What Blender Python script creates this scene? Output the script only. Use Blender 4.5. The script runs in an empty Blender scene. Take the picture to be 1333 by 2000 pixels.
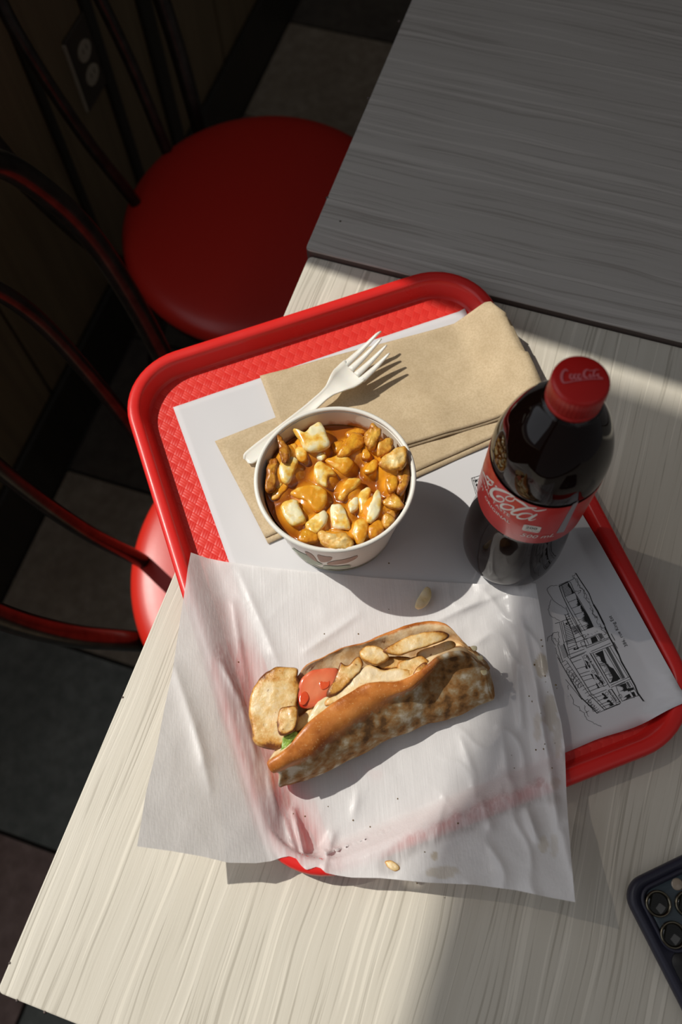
import bpy, bmesh, math, random
from mathutils import Vector, Matrix, noise

C = bpy.context.scene.collection
PI = math.pi
random.seed(7)

# ------------------------------------------------------------------ camera
TZ = 0.75                                   # height of the near table top
CAM_H = 0.62339
FOC, PITCH, ROLL = 1777.16, 0.410746, -0.08132
W_PX, H_PX = 1333, 2000
cam_data = bpy.data.cameras.new('camera')
cam = bpy.data.objects.new('camera', cam_data)
C.objects.link(cam)
cam_data.sensor_fit = 'VERTICAL'
cam_data.sensor_height = 36.0
cam_data.sensor_width = 24.0
cam_data.lens = FOC * 36.0 / H_PX
cam_data.clip_start = 0.02
ROT = Matrix.Rotation(PITCH, 3, 'X') @ Matrix.Rotation(ROLL, 3, 'Z')
cam.matrix_world = Matrix.Translation((0, 0, TZ + CAM_H)) @ ROT.to_4x4()
cam_data.dof.use_dof = True
cam_data.dof.focus_distance = 0.63
cam_data.dof.aperture_fstop = 6.3
bpy.context.scene.camera = cam

# ------------------------------------------------------------------ world, sun, exposure
vs = bpy.context.scene.view_settings
vs.view_transform = 'Standard'; vs.look = 'None'; vs.gamma = 1.0; vs.exposure = 0.0
vs.use_curve_mapping = False
world = bpy.data.worlds.new('world'); bpy.context.scene.world = world
world.use_nodes = True
wb = world.node_tree.nodes['Background']
wb.inputs[0].default_value = (0.95, 0.95, 1.0, 1); wb.inputs[1].default_value = 0.10

SUN_AZ = math.radians(-27.5); COT = 0.79     # shadows fall towards SUN_AZ
sd = Vector((COT*math.cos(SUN_AZ), COT*math.sin(SUN_AZ), -1.0)).normalized()
sl = bpy.data.lights.new('sun', 'SUN'); sl.energy = 3.35; sl.angle = math.radians(0.53); sl.color = (1.0, 0.955, 0.87)
sun = bpy.data.objects.new('sun', sl); C.objects.link(sun)
sun.rotation_euler = sd.to_track_quat('-Z', 'Y').to_euler(); sun.location = (-2, 1.5, 4)

# daylight of the open sky coming in through the window in the left wall
kl = bpy.data.lights.new('window_skylight', 'AREA'); kl.shape = 'RECTANGLE'; kl.size = 1.9; kl.size_y = 1.8; kl.energy = 9.0; kl.color = (0.86, 0.92, 1.0)
ko = bpy.data.objects.new('window_skylight', kl); C.objects.link(ko); ko.location = (-1.16, 0.04, 1.75)
ko.rotation_euler = Vector((0.9239, -0.3827, -0.25)).to_track_quat('-Z', 'Y').to_euler()

# added area fill for the ambient light, behind and right of the camera
al = bpy.data.lights.new('ambient_fill', 'AREA'); al.energy = 2.5; al.size = 1.6; al.color = (1.0, 0.97, 0.95)
ao = bpy.data.objects.new('ambient_fill', al); C.objects.link(ao); ao.location = (1.1, -0.9, 2.9)
ao.rotation_euler = (Vector((0, 0.3, TZ)) - ao.location).to_track_quat('-Z', 'Y').to_euler()

# ------------------------------------------------------------------ frames and helpers
GA = math.radians(67.4)
WV = Vector((math.cos(GA), math.sin(GA), 0)); NV = Vector((math.sin(GA), -math.cos(GA), 0))   # along wall, away from wall
WO = Vector((-0.47, 0.69, 0))
TA = 0.2729
TU = Vector((math.cos(TA), math.sin(TA), 0)); TV = Vector((-TU.y, TU.x, 0)); TC = Vector((0.0315, 0.2450, 0))

def wl(s, d, z): return WO + WV*s + NV*d + Vector((0, 0, z))
def ray(px, py):
    return ROT @ Vector((px - W_PX/2, -(py - H_PX/2), -FOC))
def at(px, py, h):                           # point at height h above the near table top
    d = ray(px, py); t = (h - CAM_H)/d.z
    return Vector((d.x*t, d.y*t, TZ + h))

def clamp(x, a=0.0, b=1.0): return max(a, min(b, x))
def smooth(a, b, x):
    t = clamp((x - a)/(b - a)) if b != a else 0
    return t*t*(3 - 2*t)
def interp(tab, x):
    if x <= tab[0][0]: return tab[0][1]
    for (a, va), (b, vb) in zip(tab, tab[1:]):
        if x <= b: return va + (vb - va)*(x - a)/(b - a)
    return tab[-1][1]
def catmull(pts, n=8, closed=False):
    out = []; m = len(pts); P = [Vector(p) for p in pts]
    for i in range(m if closed else m - 1):
        g = (lambda k: P[k % m]) if closed else (lambda k: P[max(0, min(m-1, k))])
        p0, p1, p2, p3 = g(i-1), g(i), g(i+1), g(i+2)
        for k in range(n):
            t = k/n
            out.append(0.5*((2*p1) + (p2-p0)*t + (2*p0-5*p1+4*p2-p3)*t*t + (3*p1-p0-3*p2+p3)*t*t*t))
    if not closed: out.append(P[-1])
    return out

def link(name, verts, faces, m, parent=None, sm=True, attrs=None):
    me = bpy.data.meshes.new(name); me.from_pydata([tuple(v) for v in verts], [], faces)
    me.validate(); me.update()
    ms = m if isinstance(m, (list, tuple)) else [m]
    for x in ms: me.materials.append(x)
    if sm: me.shade_smooth()
    for k, vals in (attrs or {}).items():
        a = me.attributes.new(k, 'FLOAT', 'POINT')
        for i, v in enumerate(vals): a.data[i].value = v
    o = bpy.data.objects.new(name, me); C.objects.link(o)
    if parent: o.parent = parent; o.matrix_parent_inverse = parent.matrix_world.inverted()
    return o
def thing(name, label, cat, loc=(0,0,0), group=None, rot=None):
    o = bpy.data.objects.new(name, None); C.objects.link(o); o.location = loc
    if rot: o.rotation_euler = rot
    o.empty_display_size = 0.05
    o.matrix_world = Matrix.Translation(Vector(loc)) @ (Matrix.Rotation(rot[2], 4, 'Z') if rot else Matrix())
    tag(o, label, cat, group); return o
def tag(o, label, cat, group=None, kind=None):
    o['label'] = label; o['category'] = cat
    if group: o['group'] = group
    if kind: o['kind'] = kind
    return o
def struct(o): o['kind'] = 'structure'; return o
def lab(o, l): o['label'] = l; return o
def subsurf(o, n=1):
    s = o.modifiers.new('s', 'SUBSURF'); s.levels = n; s.render_levels = n; return o
def bevel(o, w=0.002, seg=2):
    b = o.modifiers.new('b', 'BEVEL'); b.width = w; b.segments = seg; b.limit_method = 'ANGLE'; b.angle_limit = math.radians(40); return o

def box(name, frame, lo, hi, m, parent=None, bev=0.0):
    """frame(a,b,c) -> world point"""
    v = [frame(x, y, z) for x in (lo[0], hi[0]) for y in (lo[1], hi[1]) for z in (lo[2], hi[2])]
    f = [(0,1,3,2),(4,6,7,5),(0,4,5,1),(2,3,7,6),(0,2,6,4),(1,5,7,3)]
    o = link(name, v, f, m, parent, sm=False)
    fix(o)
    if bev: bevel(o, bev)
    return o
def fix(o):
    bm = bmesh.new(); bm.from_mesh(o.data); bmesh.ops.recalc_face_normals(bm, faces=bm.faces); bm.to_mesh(o.data); bm.free(); return o
def lathe(name, prof, m, parent=None, n=64, centre=(0,0,0), axis=None, sm=True, mod=None, caps=True):
    c = Vector(centre); ax = (axis or Vector((0,0,1))).normalized()
    q = Vector((0,0,1)).rotation_difference(ax)
    V = []; F = []
    for (r, z) in prof:
        for k in range(n):
            a = 2*PI*k/n; rr = r*(mod(a, z) if mod else 1)
            V.append(c + q @ Vector((rr*math.cos(a), rr*math.sin(a), z)))
    for i in range(len(prof)-1):
        for k in range(n):
            F.append((i*n+k, i*n+(k+1) % n, (i+1)*n+(k+1) % n, (i+1)*n+k))
    if caps and prof[0][0] > 1e-6: F.append(tuple(range(n))[::-1])
    if caps and prof[-1][0] > 1e-6: F.append(tuple(range((len(prof)-1)*n, len(prof)*n)))
    o = link(name, V, F, m, parent, sm); return o
def tube(name, pts, r, m, parent=None, n=14, res=8, closed=False):
    P = catmull(pts, res, closed) if res > 1 else [Vector(p) for p in pts]
    V = []; F = []; up = None
    for i, p in enumerate(P):
        a = P[(i-1) % len(P)] if (closed or i > 0) else P[0]; b = P[(i+1) % len(P)] if (closed or i < len(P)-1) else P[-1]
        t = (b - a).normalized()
        if up is None: up = t.orthogonal().normalized()
        up = (up - t*up.dot(t)).normalized(); s = t.cross(up)
        rr = r(i/(len(P)-1)) if callable(r) else r
        for k in range(n):
            an = 2*PI*k/n; V.append(p + (up*math.cos(an) + s*math.sin(an))*rr)
    L = len(P)
    for i in range(L if closed else L-1):
        for k in range(n):
            j = (i+1) % L
            F.append((i*n+k, i*n+(k+1) % n, j*n+(k+1) % n, j*n+k))
    if not closed: F.append(tuple(range(n))[::-1]); F.append(tuple(range((L-1)*n, L*n)))
    return link(name, V, F, m, parent)
def rrect(hx, hy, r, n=10):
    out = []
    for (cx, cy, a0) in ((hx-r, hy-r, 0), (-hx+r, hy-r, 90), (-hx+r, -hy+r, 180), (hx-r, -hy+r, 270)):
        for k in range(n+1):
            a = math.radians(a0 + 90*k/n); out.append((cx + r*math.cos(a), cy + r*math.sin(a)))
    return out
def sd_rrect(x, y, hx, hy, r):
    qx, qy = abs(x) - hx + r, abs(y) - hy + r
    return math.hypot(max(qx, 0), max(qy, 0)) + min(max(qx, qy), 0) - r
def fbm(p, s, o=3): return noise.fractal(Vector(p)*s, 1.0, 2.0, o)

def pillow(name, outline, thick, m, parent=None, bulge=1.0, amp=0.0008, scale=220, rings=7, seed=0, dome=0.45, smoothit=True, tilt=None):
    """a rounded lump whose outline is a closed loop of 3-D points (its own heights), thick below/above"""
    L = catmull(outline, 5, True) if smoothit else [Vector(p) for p in outline]
    n = len(L); c = sum(L, Vector())/n
    V = []; E = []; F = []
    def ring(s, z, e):
        for p in L:
            q = c + (p - c)*s + Vector((0, 0, z))
            V.append(q); E.append(e)
    T = thick
    for k in range(rings):                      # underside from centre out
        s = (k+1)/(rings); a = math.acos(clamp(s, 0, 1)); ring(s*0.94, -T*(0.35+0.65*math.sin(a)**0.6) if s < 1 else -T*0.3, s)
    ring(1.0, 0.0, 1.0)
    for k in range(rings-1, -1, -1):
        s = (k+1)/rings; a = math.acos(clamp(s*0.97, 0, 1)); ring(s*0.95, T*0.2 + T*dome*math.sin(a)**0.8*bulge, s*s)
    i0 = len(V); V.append(c + Vector((0,0,-T))); E.append(0); V.append(c + Vector((0,0,T*0.2+T*dome*bulge))); E.append(0)
    R = 2*rings+1
    for i in range(R-1):
        for k in range(n): F.append((i*n+k, i*n+(k+1) % n, (i+1)*n+(k+1) % n, (i+1)*n+k))
    for k in range(n):
        F.append((i0, (k+1) % n, k)); F.append(((R-1)*n+k, (R-1)*n+(k+1) % n, i0+1))
    sv = Vector((seed*3.1, seed*1.7, seed*0.9))
    V2 = []
    for v, e in zip(V, E):
        d = noise.noise_vector((v + sv*0.01)*scale)*amp + noise.noise_vector((v + sv*0.01)*scale*2.7)*amp*0.45
        V2.append(v + d)
    o = link(name, V2, F, m, parent, attrs={'edge': E}); fix(o); return o

def ribbon_quads(pts, w):
    """px polyline with widths -> list of px quads"""
    P = [Vector((p[0], p[1])) for p in pts]; Wd = [p[2] if len(p) > 2 else w for p in pts]
    L = []; R = []
    for i, p in enumerate(P):
        t = (P[min(i+1, len(P)-1)] - P[max(i-1, 0)])
        t = t.normalized() if t.length > 0 else Vector((1, 0))
        nrm = Vector((-t.y, t.x)); L.append(p + nrm*Wd[i]/2); R.append(p - nrm*Wd[i]/2)
    return [(L[i], L[i+1], R[i+1], R[i]) for i in range(len(P)-1)]
class Print:
    """flat print collected as polygons in a 2-D source frame, mapped onto a surface"""
    def __init__(s, mapf): s.f = mapf; s.V = []; s.F = []
    def poly(s, pts):
        b = len(s.V); s.V += [s.f(p[0], p[1]) for p in pts]; s.F.append(tuple(range(b, b+len(pts))))
    def line(s, pts, w=1.0, sm=0):
        if sm: pts = [tuple(q) for q in catmull([Vector((p[0], p[1], p[2] if len(p) > 2 else w)) for p in pts], sm)]
        for q in ribbon_quads(pts, w): s.poly(q)
    def tris(s, V, F):
        b = len(s.V); s.V += [s.f(*v) for v in V]; s.F += [tuple(b+i for i in f) for f in F]
    def done(s, name, m, parent): return link(name, s.V, s.F, m, parent, sm=False)
def text2d(t, size=1.0, shear=0.0):
    cu = bpy.data.curves.new('t', 'FONT'); cu.body = t; cu.size = size; cu.shear = shear; cu.resolution_u = 2
    ob = bpy.data.objects.new('t', cu); C.objects.link(ob)
    dg = bpy.context.evaluated_depsgraph_get(); me = ob.evaluated_get(dg).to_mesh()
    V = [(v.co.x, v.co.y) for v in me.vertices]; F = [tuple(p.vertices) for p in me.polygons]
    ob.evaluated_get(dg).to_mesh_clear(); bpy.data.objects.remove(ob); bpy.data.curves.remove(cu)
    return V, F

# ------------------------------------------------------------------ materials
class M:
    def __init__(s, name, col=(0.8,0.8,0.8), rough=0.5, metal=0.0, spec=0.5, coat=0.0, trans=0.0, ior=1.45, sss=0.0):
        s.m = bpy.data.materials.new(name); s.m.use_nodes = True; s.t = s.m.node_tree; s.n = s.t.nodes
        s.b = s.n['Principled BSDF']; i = s.b.inputs
        i['Base Color'].default_value = (*col, 1); i['Roughness'].default_value = rough; i['Metallic'].default_value = metal
        i['Specular IOR Level'].default_value = spec; i['Coat Weight'].default_value = coat; i['Coat Roughness'].default_value = 0.08
        i['Transmission Weight'].default_value = trans; i['IOR'].default_value = ior
        if sss: i['Subsurface Weight'].default_value = sss; i['Subsurface Scale'].default_value = 0.004; i['Subsurface Radius'].default_value = (1, .5, .2)
    def N(s, kind, **kw):
        n = s.n.new(kind)
        for k, v in kw.items():
            if k in n.inputs: n.inputs[k].default_value = v
            else: setattr(n, k, v)
        return n
    def L(s, a, b): s.t.links.new(a, b)
    def coord(s, scale=(1,1,1), rot=(0,0,0), kind='Object'):
        tc = s.N('ShaderNodeTexCoord'); mp = s.N('ShaderNodeMapping')
        mp.inputs['Scale'].default_value = scale; mp.inputs['Rotation'].default_value = rot
        s.L(tc.outputs[kind], mp.inputs['Vector']); return mp.outputs['Vector']
    def noise(s, vec, scale=5, detail=4, rough=0.55, dist=0.0):
        n = s.N('ShaderNodeTexNoise'); n.inputs['Scale'].default_value = scale; n.inputs['Detail'].default_value = detail
        n.inputs['Roughness'].default_value = rough; n.inputs['Distortion'].default_value = dist
        if vec: s.L(vec, n.inputs['Vector'])
        return n.outputs['Fac']
    def ramp(s, fac, stops):
        r = s.N('ShaderNodeValToRGB'); e = r.color_ramp.elements
        while len(e) < len(stops): e.new(0.5)
        for k, (p, c) in enumerate(stops):
            e[k].position = p; e[k].color = (*c, 1) if not isinstance(c, float) else (c, c, c, 1)
        s.L(fac, r.inputs[0]); return r.outputs[0]
    def mix(s, f, a, b, mode='MIX'):
        n = s.N('ShaderNodeMix'); n.data_type = 'RGBA'; n.blend_type = mode
        for sock, v in ((n.inputs[0], f), (n.inputs[6], a), (n.inputs[7], b)):
            if hasattr(v, 'is_linked'): s.L(v, sock)
            elif isinstance(v, (int, float)): sock.default_value = v
            else: sock.default_value = (*v, 1)
        return n.outputs[2]
    def math(s, op, a, b=0.0, c=0.0):
        n = s.N('ShaderNodeMath'); n.operation = op
        for k, v in enumerate((a, b, c)):
            if hasattr(v, 'is_linked'): s.L(v, n.inputs[k])
            else: n.inputs[k].default_value = v
        return n.outputs[0]
    def attr(s, name): n = s.N('ShaderNodeAttribute'); n.attribute_name = name; return n.outputs['Fac']
    def bump(s, h, strength=0.3, dist=0.001):
        n = s.N('ShaderNodeBump'); n.inputs['Strength'].default_value = strength; n.inputs['Distance'].default_value = dist
        s.L(h, n.inputs['Height']); s.L(n.outputs[0], s.b.inputs['Normal']); return s
    def col(s, c): s.L(c, s.b.inputs['Base Color']); return s
    def rough(s, c): s.L(c, s.b.inputs['Roughness']); return s

def wood_mat(name, lo, hi, dark, rough=0.42):
    m = M(name, hi, rough, spec=0.45)
    v = m.coord((1, 0.012, 1)); v0 = m.coord((1, 0.3, 1))
    w = m.noise(v0, 14, 2)
    add = m.N('ShaderNodeVectorMath'); add.operation = 'ADD'
    comb = m.N('ShaderNodeCombineXYZ'); m.L(m.math('MULTIPLY', m.math('SUBTRACT', w, 0.5), 0.02), comb.inputs[0])
    m.L(v, add.inputs[0]); m.L(comb.outputs[0], add.inputs[1])
    a = m.noise(add.outputs[0], 420, 3, 0.6); b = m.noise(add.outputs[0], 150, 5, 0.65); c = m.noise(add.outputs[0], 1200, 2, 0.5)
    c1 = m.ramp(b, [(0.30, lo), (0.68, hi)])
    c2 = m.mix(m.ramp(a, [(0.38, 1.0), (0.45, 0.0)]), c1, dark)
    c3 = m.mix(m.math('MULTIPLY', m.ramp(m.noise(add.outputs[0], 260, 2, 0.5), [(0.60, 0.0), (0.635, 1.0)]), 0.8), c2, tuple(min(1, x*1.16) for x in hi))
    m.col(m.mix(m.math('MULTIPLY', c, 0.12), c3, dark))
    h = m.math('ADD', m.math('MULTIPLY', a, 0.7), m.math('MULTIPLY', c, 0.3))
    m.bump(h, 0.32, 0.0006)
    return m.m
mat_wood = wood_mat('laminate_pale_woodgrain', (0.60, 0.555, 0.465), (0.655, 0.61, 0.52), (0.46, 0.42, 0.345))
mat_wood2 = wood_mat('laminate_grey_woodgrain', (0.46, 0.425, 0.385), (0.50, 0.465, 0.425), (0.37, 0.335, 0.30), 0.38)
m = M('brown_edge_band', (0.10, 0.075, 0.065), 0.5); m.bump(m.noise(m.coord(), 300), 0.3); mat_edge = m.m
m = M('dark_bronze_metal', (0.045, 0.038, 0.032), 0.28, metal=0.75); m.col(m.ramp(m.noise(m.coord(), 60), [(0.3, (0.03, 0.026, 0.022)), (0.7, (0.065, 0.054, 0.044))])); mat_metal = m.m
m = M('red_vinyl', (0.60, 0.022, 0.012), 0.36, spec=0.6); m.bump(m.noise(m.coord(), 700, 2), 0.08, 0.0005); m.rough(m.ramp(m.noise(m.coord(), 9), [(0.2, 0.32), (0.8, 0.42)])); mat_vinyl = m.m
m = M('black_iron', (0.02, 0.02, 0.022), 0.5, metal=0.5); m.bump(m.noise(m.coord(), 200), 0.2); mat_iron = m.m

def panel_mat(name, c0, c1):
    m = M(name, c1, 0.5); v = m.coord((1, 1, 0.06)); m.col(m.ramp(m.noise(v, 60, 4), [(0.3, c0), (0.7, c1)])); return m.m
mat_panel = panel_mat('dark_stained_panel', (0.12, 0.083, 0.042), (0.17, 0.12, 0.062))
mat_batten = panel_mat('black_brown_batten', (0.016, 0.014, 0.009), (0.026, 0.021, 0.013))
mat_plaster = M('wall_paint_brown', (0.12, 0.09, 0.06), 0.8); mat_plaster.bump(mat_plaster.noise(mat_plaster.coord(), 80), 0.2); mat_plaster = mat_plaster.m
mat_plate = M('ivory_plastic', (0.34, 0.28, 0.20), 0.35); mat_plate.col(mat_plate.ramp(mat_plate.noise(mat_plate.coord(), 30), [(0.2, (0.30, 0.25, 0.18)), (0.8, (0.36, 0.30, 0.22))])); mat_plate = mat_plate.m
mat_plate_d = panel_mat('brown_outlet_plate', (0.035, 0.025, 0.016), (0.05, 0.036, 0.022))
def tile_mat(name, a, b):
    m = M(name, a, 0.55); v = m.coord(kind='Object'); n1 = m.noise(v, 9, 6, 0.65); n2 = m.noise(v, 45, 5)
    m.col(m.mix(m.ramp(n2, [(0.35, 0.0), (0.7, 0.6)]), m.ramp(n1, [(0.3, a), (0.7, b)]), tuple(x*0.6 for x in a))); m.bump(n1, 0.5, 0.004); return m.m
mat_tiles = [tile_mat('slate_tile_grey_green', (0.20, 0.215, 0.19), (0.32, 0.33, 0.29)),
             tile_mat('slate_tile_rust_brown', (0.34, 0.22, 0.185), (0.48, 0.34, 0.29)),
             tile_mat('slate_tile_brown', (0.34, 0.27, 0.19), (0.48, 0.40, 0.30)),
             tile_mat('slate_tile_charcoal', (0.09, 0.075, 0.06), (0.15, 0.125, 0.095))]
mat_grout = M('dark_grout', (0.035, 0.03, 0.025), 0.9); mat_grout.bump(mat_grout.noise(mat_grout.coord(), 200), 0.3); mat_grout = mat_grout.m

# red tray: smooth rim, basket-weave relief on the base
m = M('red_tray_plastic', (0.70, 0.022, 0.018), 0.30, spec=0.5); m.bump(m.noise(m.coord(), 900, 2), 0.06, 0.0004)
m.rough(m.ramp(m.noise(m.coord(), 35, 4), [(0.3, 0.26), (0.75, 0.40)])); mat_tray = m.m
m = M('red_tray_weave', (0.74, 0.035, 0.025), 0.34, spec=0.5)
v = m.coord((1, 1, 1), (0, 0, -TA)); sx = m.N('ShaderNodeSeparateXYZ'); m.L(v, sx.inputs[0])
cell = 0.0062
def lin(a, b): return m.math('DIVIDE', m.math('ADD', m.math('MULTIPLY', sx.outputs[0], a), m.math('MULTIPLY', sx.outputs[1], b)), cell)
p = lin(0.80, 0.60); q = lin(0.80, -0.60)
fp = m.math('FLOOR', p); fq = m.math('FLOOR', q)
chk = m.math('MODULO', m.math('ABSOLUTE', m.math('ADD', fp, fq)), 2.0)
frp = m.math('FRACT', p); frq = m.math('FRACT', q)
def arch(x): return m.math('MULTIPLY', m.math('MULTIPLY', x, m.math('SUBTRACT', 1.0, x)), 4.0)
hA = arch(frp); hB = arch(frq)
lines = m.math('ADD', m.math('MULTIPLY', chk, m.math('PINGPONG', m.math('MULTIPLY', p, 6.0), 1.0)), m.math('MULTIPLY', m.math('SUBTRACT', 1.0, chk), m.math('PINGPONG', m.math('MULTIPLY', q, 6.0), 1.0)))
hh = m.math('ADD', m.math('MULTIPLY', chk, m.math('ADD', m.math('MULTIPLY', hB, 0.8), m.math('MULTIPLY', m.math('POWER', hA, 0.3), 0.3))), m.math('MULTIPLY', m.math('SUBTRACT', 1.0, chk), m.math('ADD', m.math('MULTIPLY', hA, 0.8), m.math('MULTIPLY', m.math('POWER', hB, 0.3), 0.3))))
m.bump(m.math('ADD', hh, m.math('MULTIPLY', lines, 0.30)), 0.32, 0.0006)
m.col(m.mix(m.math('MULTIPLY', chk, 0.5), (0.70, 0.030, 0.022), (0.78, 0.055, 0.040)))
mat_weave = m.m

m = M('white_paper', (0.64, 0.63, 0.64), 0.75, spec=0.2); m.bump(m.noise(m.coord(), 25, 3), 0.10, 0.004); mat_paper = m.m
m = M('black_print', (0.012, 0.012, 0.012), 0.7); mat_ink = m.m
m = M('grey_print', (0.10, 0.10, 0.10), 0.7); mat_ink2 = m.m
m = M('red_print', (0.68, 0.10, 0.09), 0.7); mat_inkr = m.m
m = M('kraft_paper', (0.60, 0.47, 0.31), 0.85, spec=0.15)
v = m.coord(); n1 = m.noise(v, 60, 5, 0.6); wv = m.N('ShaderNodeTexWave'); wv.inputs['Scale'].default_value = 420; wv.inputs['Distortion'].default_value = 1.5; m.L(m.coord(rot=(0, 0, -0.3)), wv.inputs['Vector'])
m.col(m.mix(m.ramp(m.noise(v, 700, 2), [(0.35, 0.35), (0.6, 0.0)]), m.ramp(n1, [(0.25, (0.50, 0.385, 0.24)), (0.7, (0.62, 0.49, 0.32))]), (0.38, 0.27, 0.15)))
m.bump(m.math('ADD', m.math('MULTIPLY', wv.outputs['Fac'], 0.25), n1), 0.25, 0.0007); mat_kraft = m.m
m = M('white_fork_plastic', (0.80, 0.765, 0.69), 0.30, sss=0.15); m.bump(m.noise(m.coord(), 60), 0.05); mat_fork = m.m
m = M('paper_cup_white', (0.80, 0.775, 0.70), 0.42, spec=0.4); m.bump(m.noise(m.coord(), 90, 2), 0.04); mat_cup = m.m
m = M('cup_inner_stained', (0.78, 0.74, 0.62), 0.3, spec=0.5)
v = m.coord(); g = m.noise(v, 45, 4); sx = m.N('ShaderNodeSeparateXYZ'); m.L(v, sx.inputs[0])
lvl = m.math('ADD', m.math('MULTIPLY', m.math('SUBTRACT', sx.outputs[2], TZ+0.0615), 120.0), m.math('MULTIPLY', m.math('SUBTRACT', g, 0.5), 3.0))
m.col(m.mix(m.ramp(lvl, [(0.0, 1.0), (0.5, 0.0)]), (0.78, 0.74, 0.62), (0.42, 0.16, 0.03))); mat_cupin = m.m
def flat(name, c, r=0.6): x = M(name, c, r); x.col(x.ramp(x.noise(x.coord(), 120), [(0.2, tuple(k*0.9 for k in c)), (0.8, c)])); return x.m
mat_pgreen = flat('print_sage_green', (0.42, 0.47, 0.36)); mat_pbrown = flat('print_taupe_brown', (0.42, 0.27, 0.20)); mat_pdk = flat('print_olive', (0.24, 0.27, 0.16))

m = M('brown_gravy', (0.40, 0.125, 0.008), 0.16, spec=0.6, coat=0.4, sss=0.25)
m.b.inputs['Subsurface Radius'].default_value = (1.0, 0.35, 0.05)
e = m.attr('lift'); m.col(m.mix(m.ramp(m.math('ADD', e, m.math('MULTIPLY', m.math('SUBTRACT', m.noise(m.coord(), 120), 0.5), 0.35)), [(0.12, 0.0), (0.75, 1.0)]), (0.33, 0.088, 0.007), (0.76, 0.31, 0.018)))
m.bump(m.noise(m.coord(), 180, 3), 0.12, 0.0008); mat_gravy = m.m
def curd_mat(name, bias):
    m = M(name, (0.85, 0.75, 0.45), 0.24, spec=0.6, coat=0.25, sss=0.2)
    v = m.coord(); n = m.noise(v, 110, 3); e = m.attr('edge')
    f = m.math('ADD', m.math('MULTIPLY', n, 1.0), bias)
    c = m.ramp(f, [(0.38, (0.86, 0.78, 0.50)), (0.52, (0.86, 0.58, 0.13)), (0.66, (0.74, 0.32, 0.02))])
    m.col(c); m.bump(m.noise(v, 300, 3), 0.25, 0.0006); return m.m
mat_curd = [curd_mat('cheese_curd_pale', -0.04), curd_mat('cheese_curd_half_coated', 0.09), curd_mat('cheese_curd_gravy_coated', 0.20)]
def fry_mat(name, dark, mid, lite, r=0.3):
    m = M(name, mid, r, spec=0.5, coat=0.3); v = m.coord(); n = m.noise(v, 140, 5, 0.65); e = m.attr('edge')
    f = m.math('ADD', n, m.math('MULTIPLY', m.math('SUBTRACT', e, 0.5), -0.22))
    m.col(m.ramp(f, [(0.28, dark), (0.45, mid), (0.66, lite)])); m.bump(m.noise(v, 500, 4), 0.5, 0.0008); return m.m
mat_fry = fry_mat('fried_potato_golden', (0.28, 0.07, 0.005), (0.62, 0.27, 0.03), (0.78, 0.46, 0.08))
mat_fry_d = fry_mat('fried_potato_dark', (0.10, 0.02, 0.003), (0.40, 0.13, 0.012), (0.66, 0.32, 0.04))
mat_fry_p = fry_mat('fried_potato_pale_crisp', (0.48, 0.17, 0.015), (0.74, 0.40, 0.07), (0.84, 0.66, 0.30), 0.45)
mat_fry_g = fry_mat('fried_potato_under_gravy', (0.36, 0.10, 0.006), (0.62, 0.24, 0.015), (0.76, 0.38, 0.03), 0.15)

def chicken_mat(name, bias):
    m = M(name, (0.8, 0.66, 0.42), 0.38, spec=0.5, coat=0.15, sss=0.12); v = m.coord(); n = m.noise(v, 75, 6, 0.68); n2 = m.noise(v, 330, 3); e = m.attr('edge')
    f = m.math('ADD', m.math('ADD', n, m.math('MULTIPLY', m.math('POWER', e, 4.0), 0.24)), bias)
    c = m.ramp(f, [(0.42, (0.80, 0.65, 0.42)), (0.58, (0.76, 0.52, 0.22)), (0.72, (0.60, 0.28, 0.05)), (0.86, (0.17, 0.05, 0.012))])
    m.col(m.mix(m.ramp(n2, [(0.68, 0.0), (0.74, 0.8)]), c, (0.25, 0.09, 0.02))); m.bump(m.math('ADD', n, m.math('MULTIPLY', n2, 0.4)), 0.5, 0.0015); return m.m
mat_chick = chicken_mat('grilled_chicken', 0.06); mat_chick_w = chicken_mat('pale_chicken', -0.05); mat_chick_b = chicken_mat('seared_chicken', 0.18)
m = M('tomato_flesh', (0.72, 0.09, 0.03), 0.18, coat=0.4, sss=0.2); e = m.attr('edge')
m.col(m.mix(m.ramp(m.noise(m.coord(), 80), [(0.3, 0.0), (0.7, 1.0)]), m.ramp(e, [(0.2, (0.78, 0.25, 0.12)), (0.6, (0.74, 0.12, 0.04)), (0.95, (0.62, 0.03, 0.01))]), (0.76, 0.20, 0.09))); mat_tomato = m.m
m = M('tomato_skin_red', (0.60, 0.03, 0.01), 0.15, coat=0.5); m.col(m.ramp(m.noise(m.coord(), 90), [(0.3, (0.66, 0.07, 0.02)), (0.7, (0.74, 0.13, 0.04))])); mat_tomato2 = m.m
m = M('lettuce', (0.18, 0.32, 0.04), 0.35, sss=0.1); m.col(m.ramp(m.noise(m.coord(), 150), [(0.3, (0.10, 0.22, 0.02)), (0.7, (0.35, 0.50, 0.10))])); mat_lettuce = m.m
m = M('onion', (0.78, 0.68, 0.42), 0.3, sss=0.3); m.col(m.ramp(m.noise(m.coord(), 150), [(0.3, (0.70, 0.56, 0.28)), (0.7, (0.82, 0.74, 0.52))])); mat_onion = m.m

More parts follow.
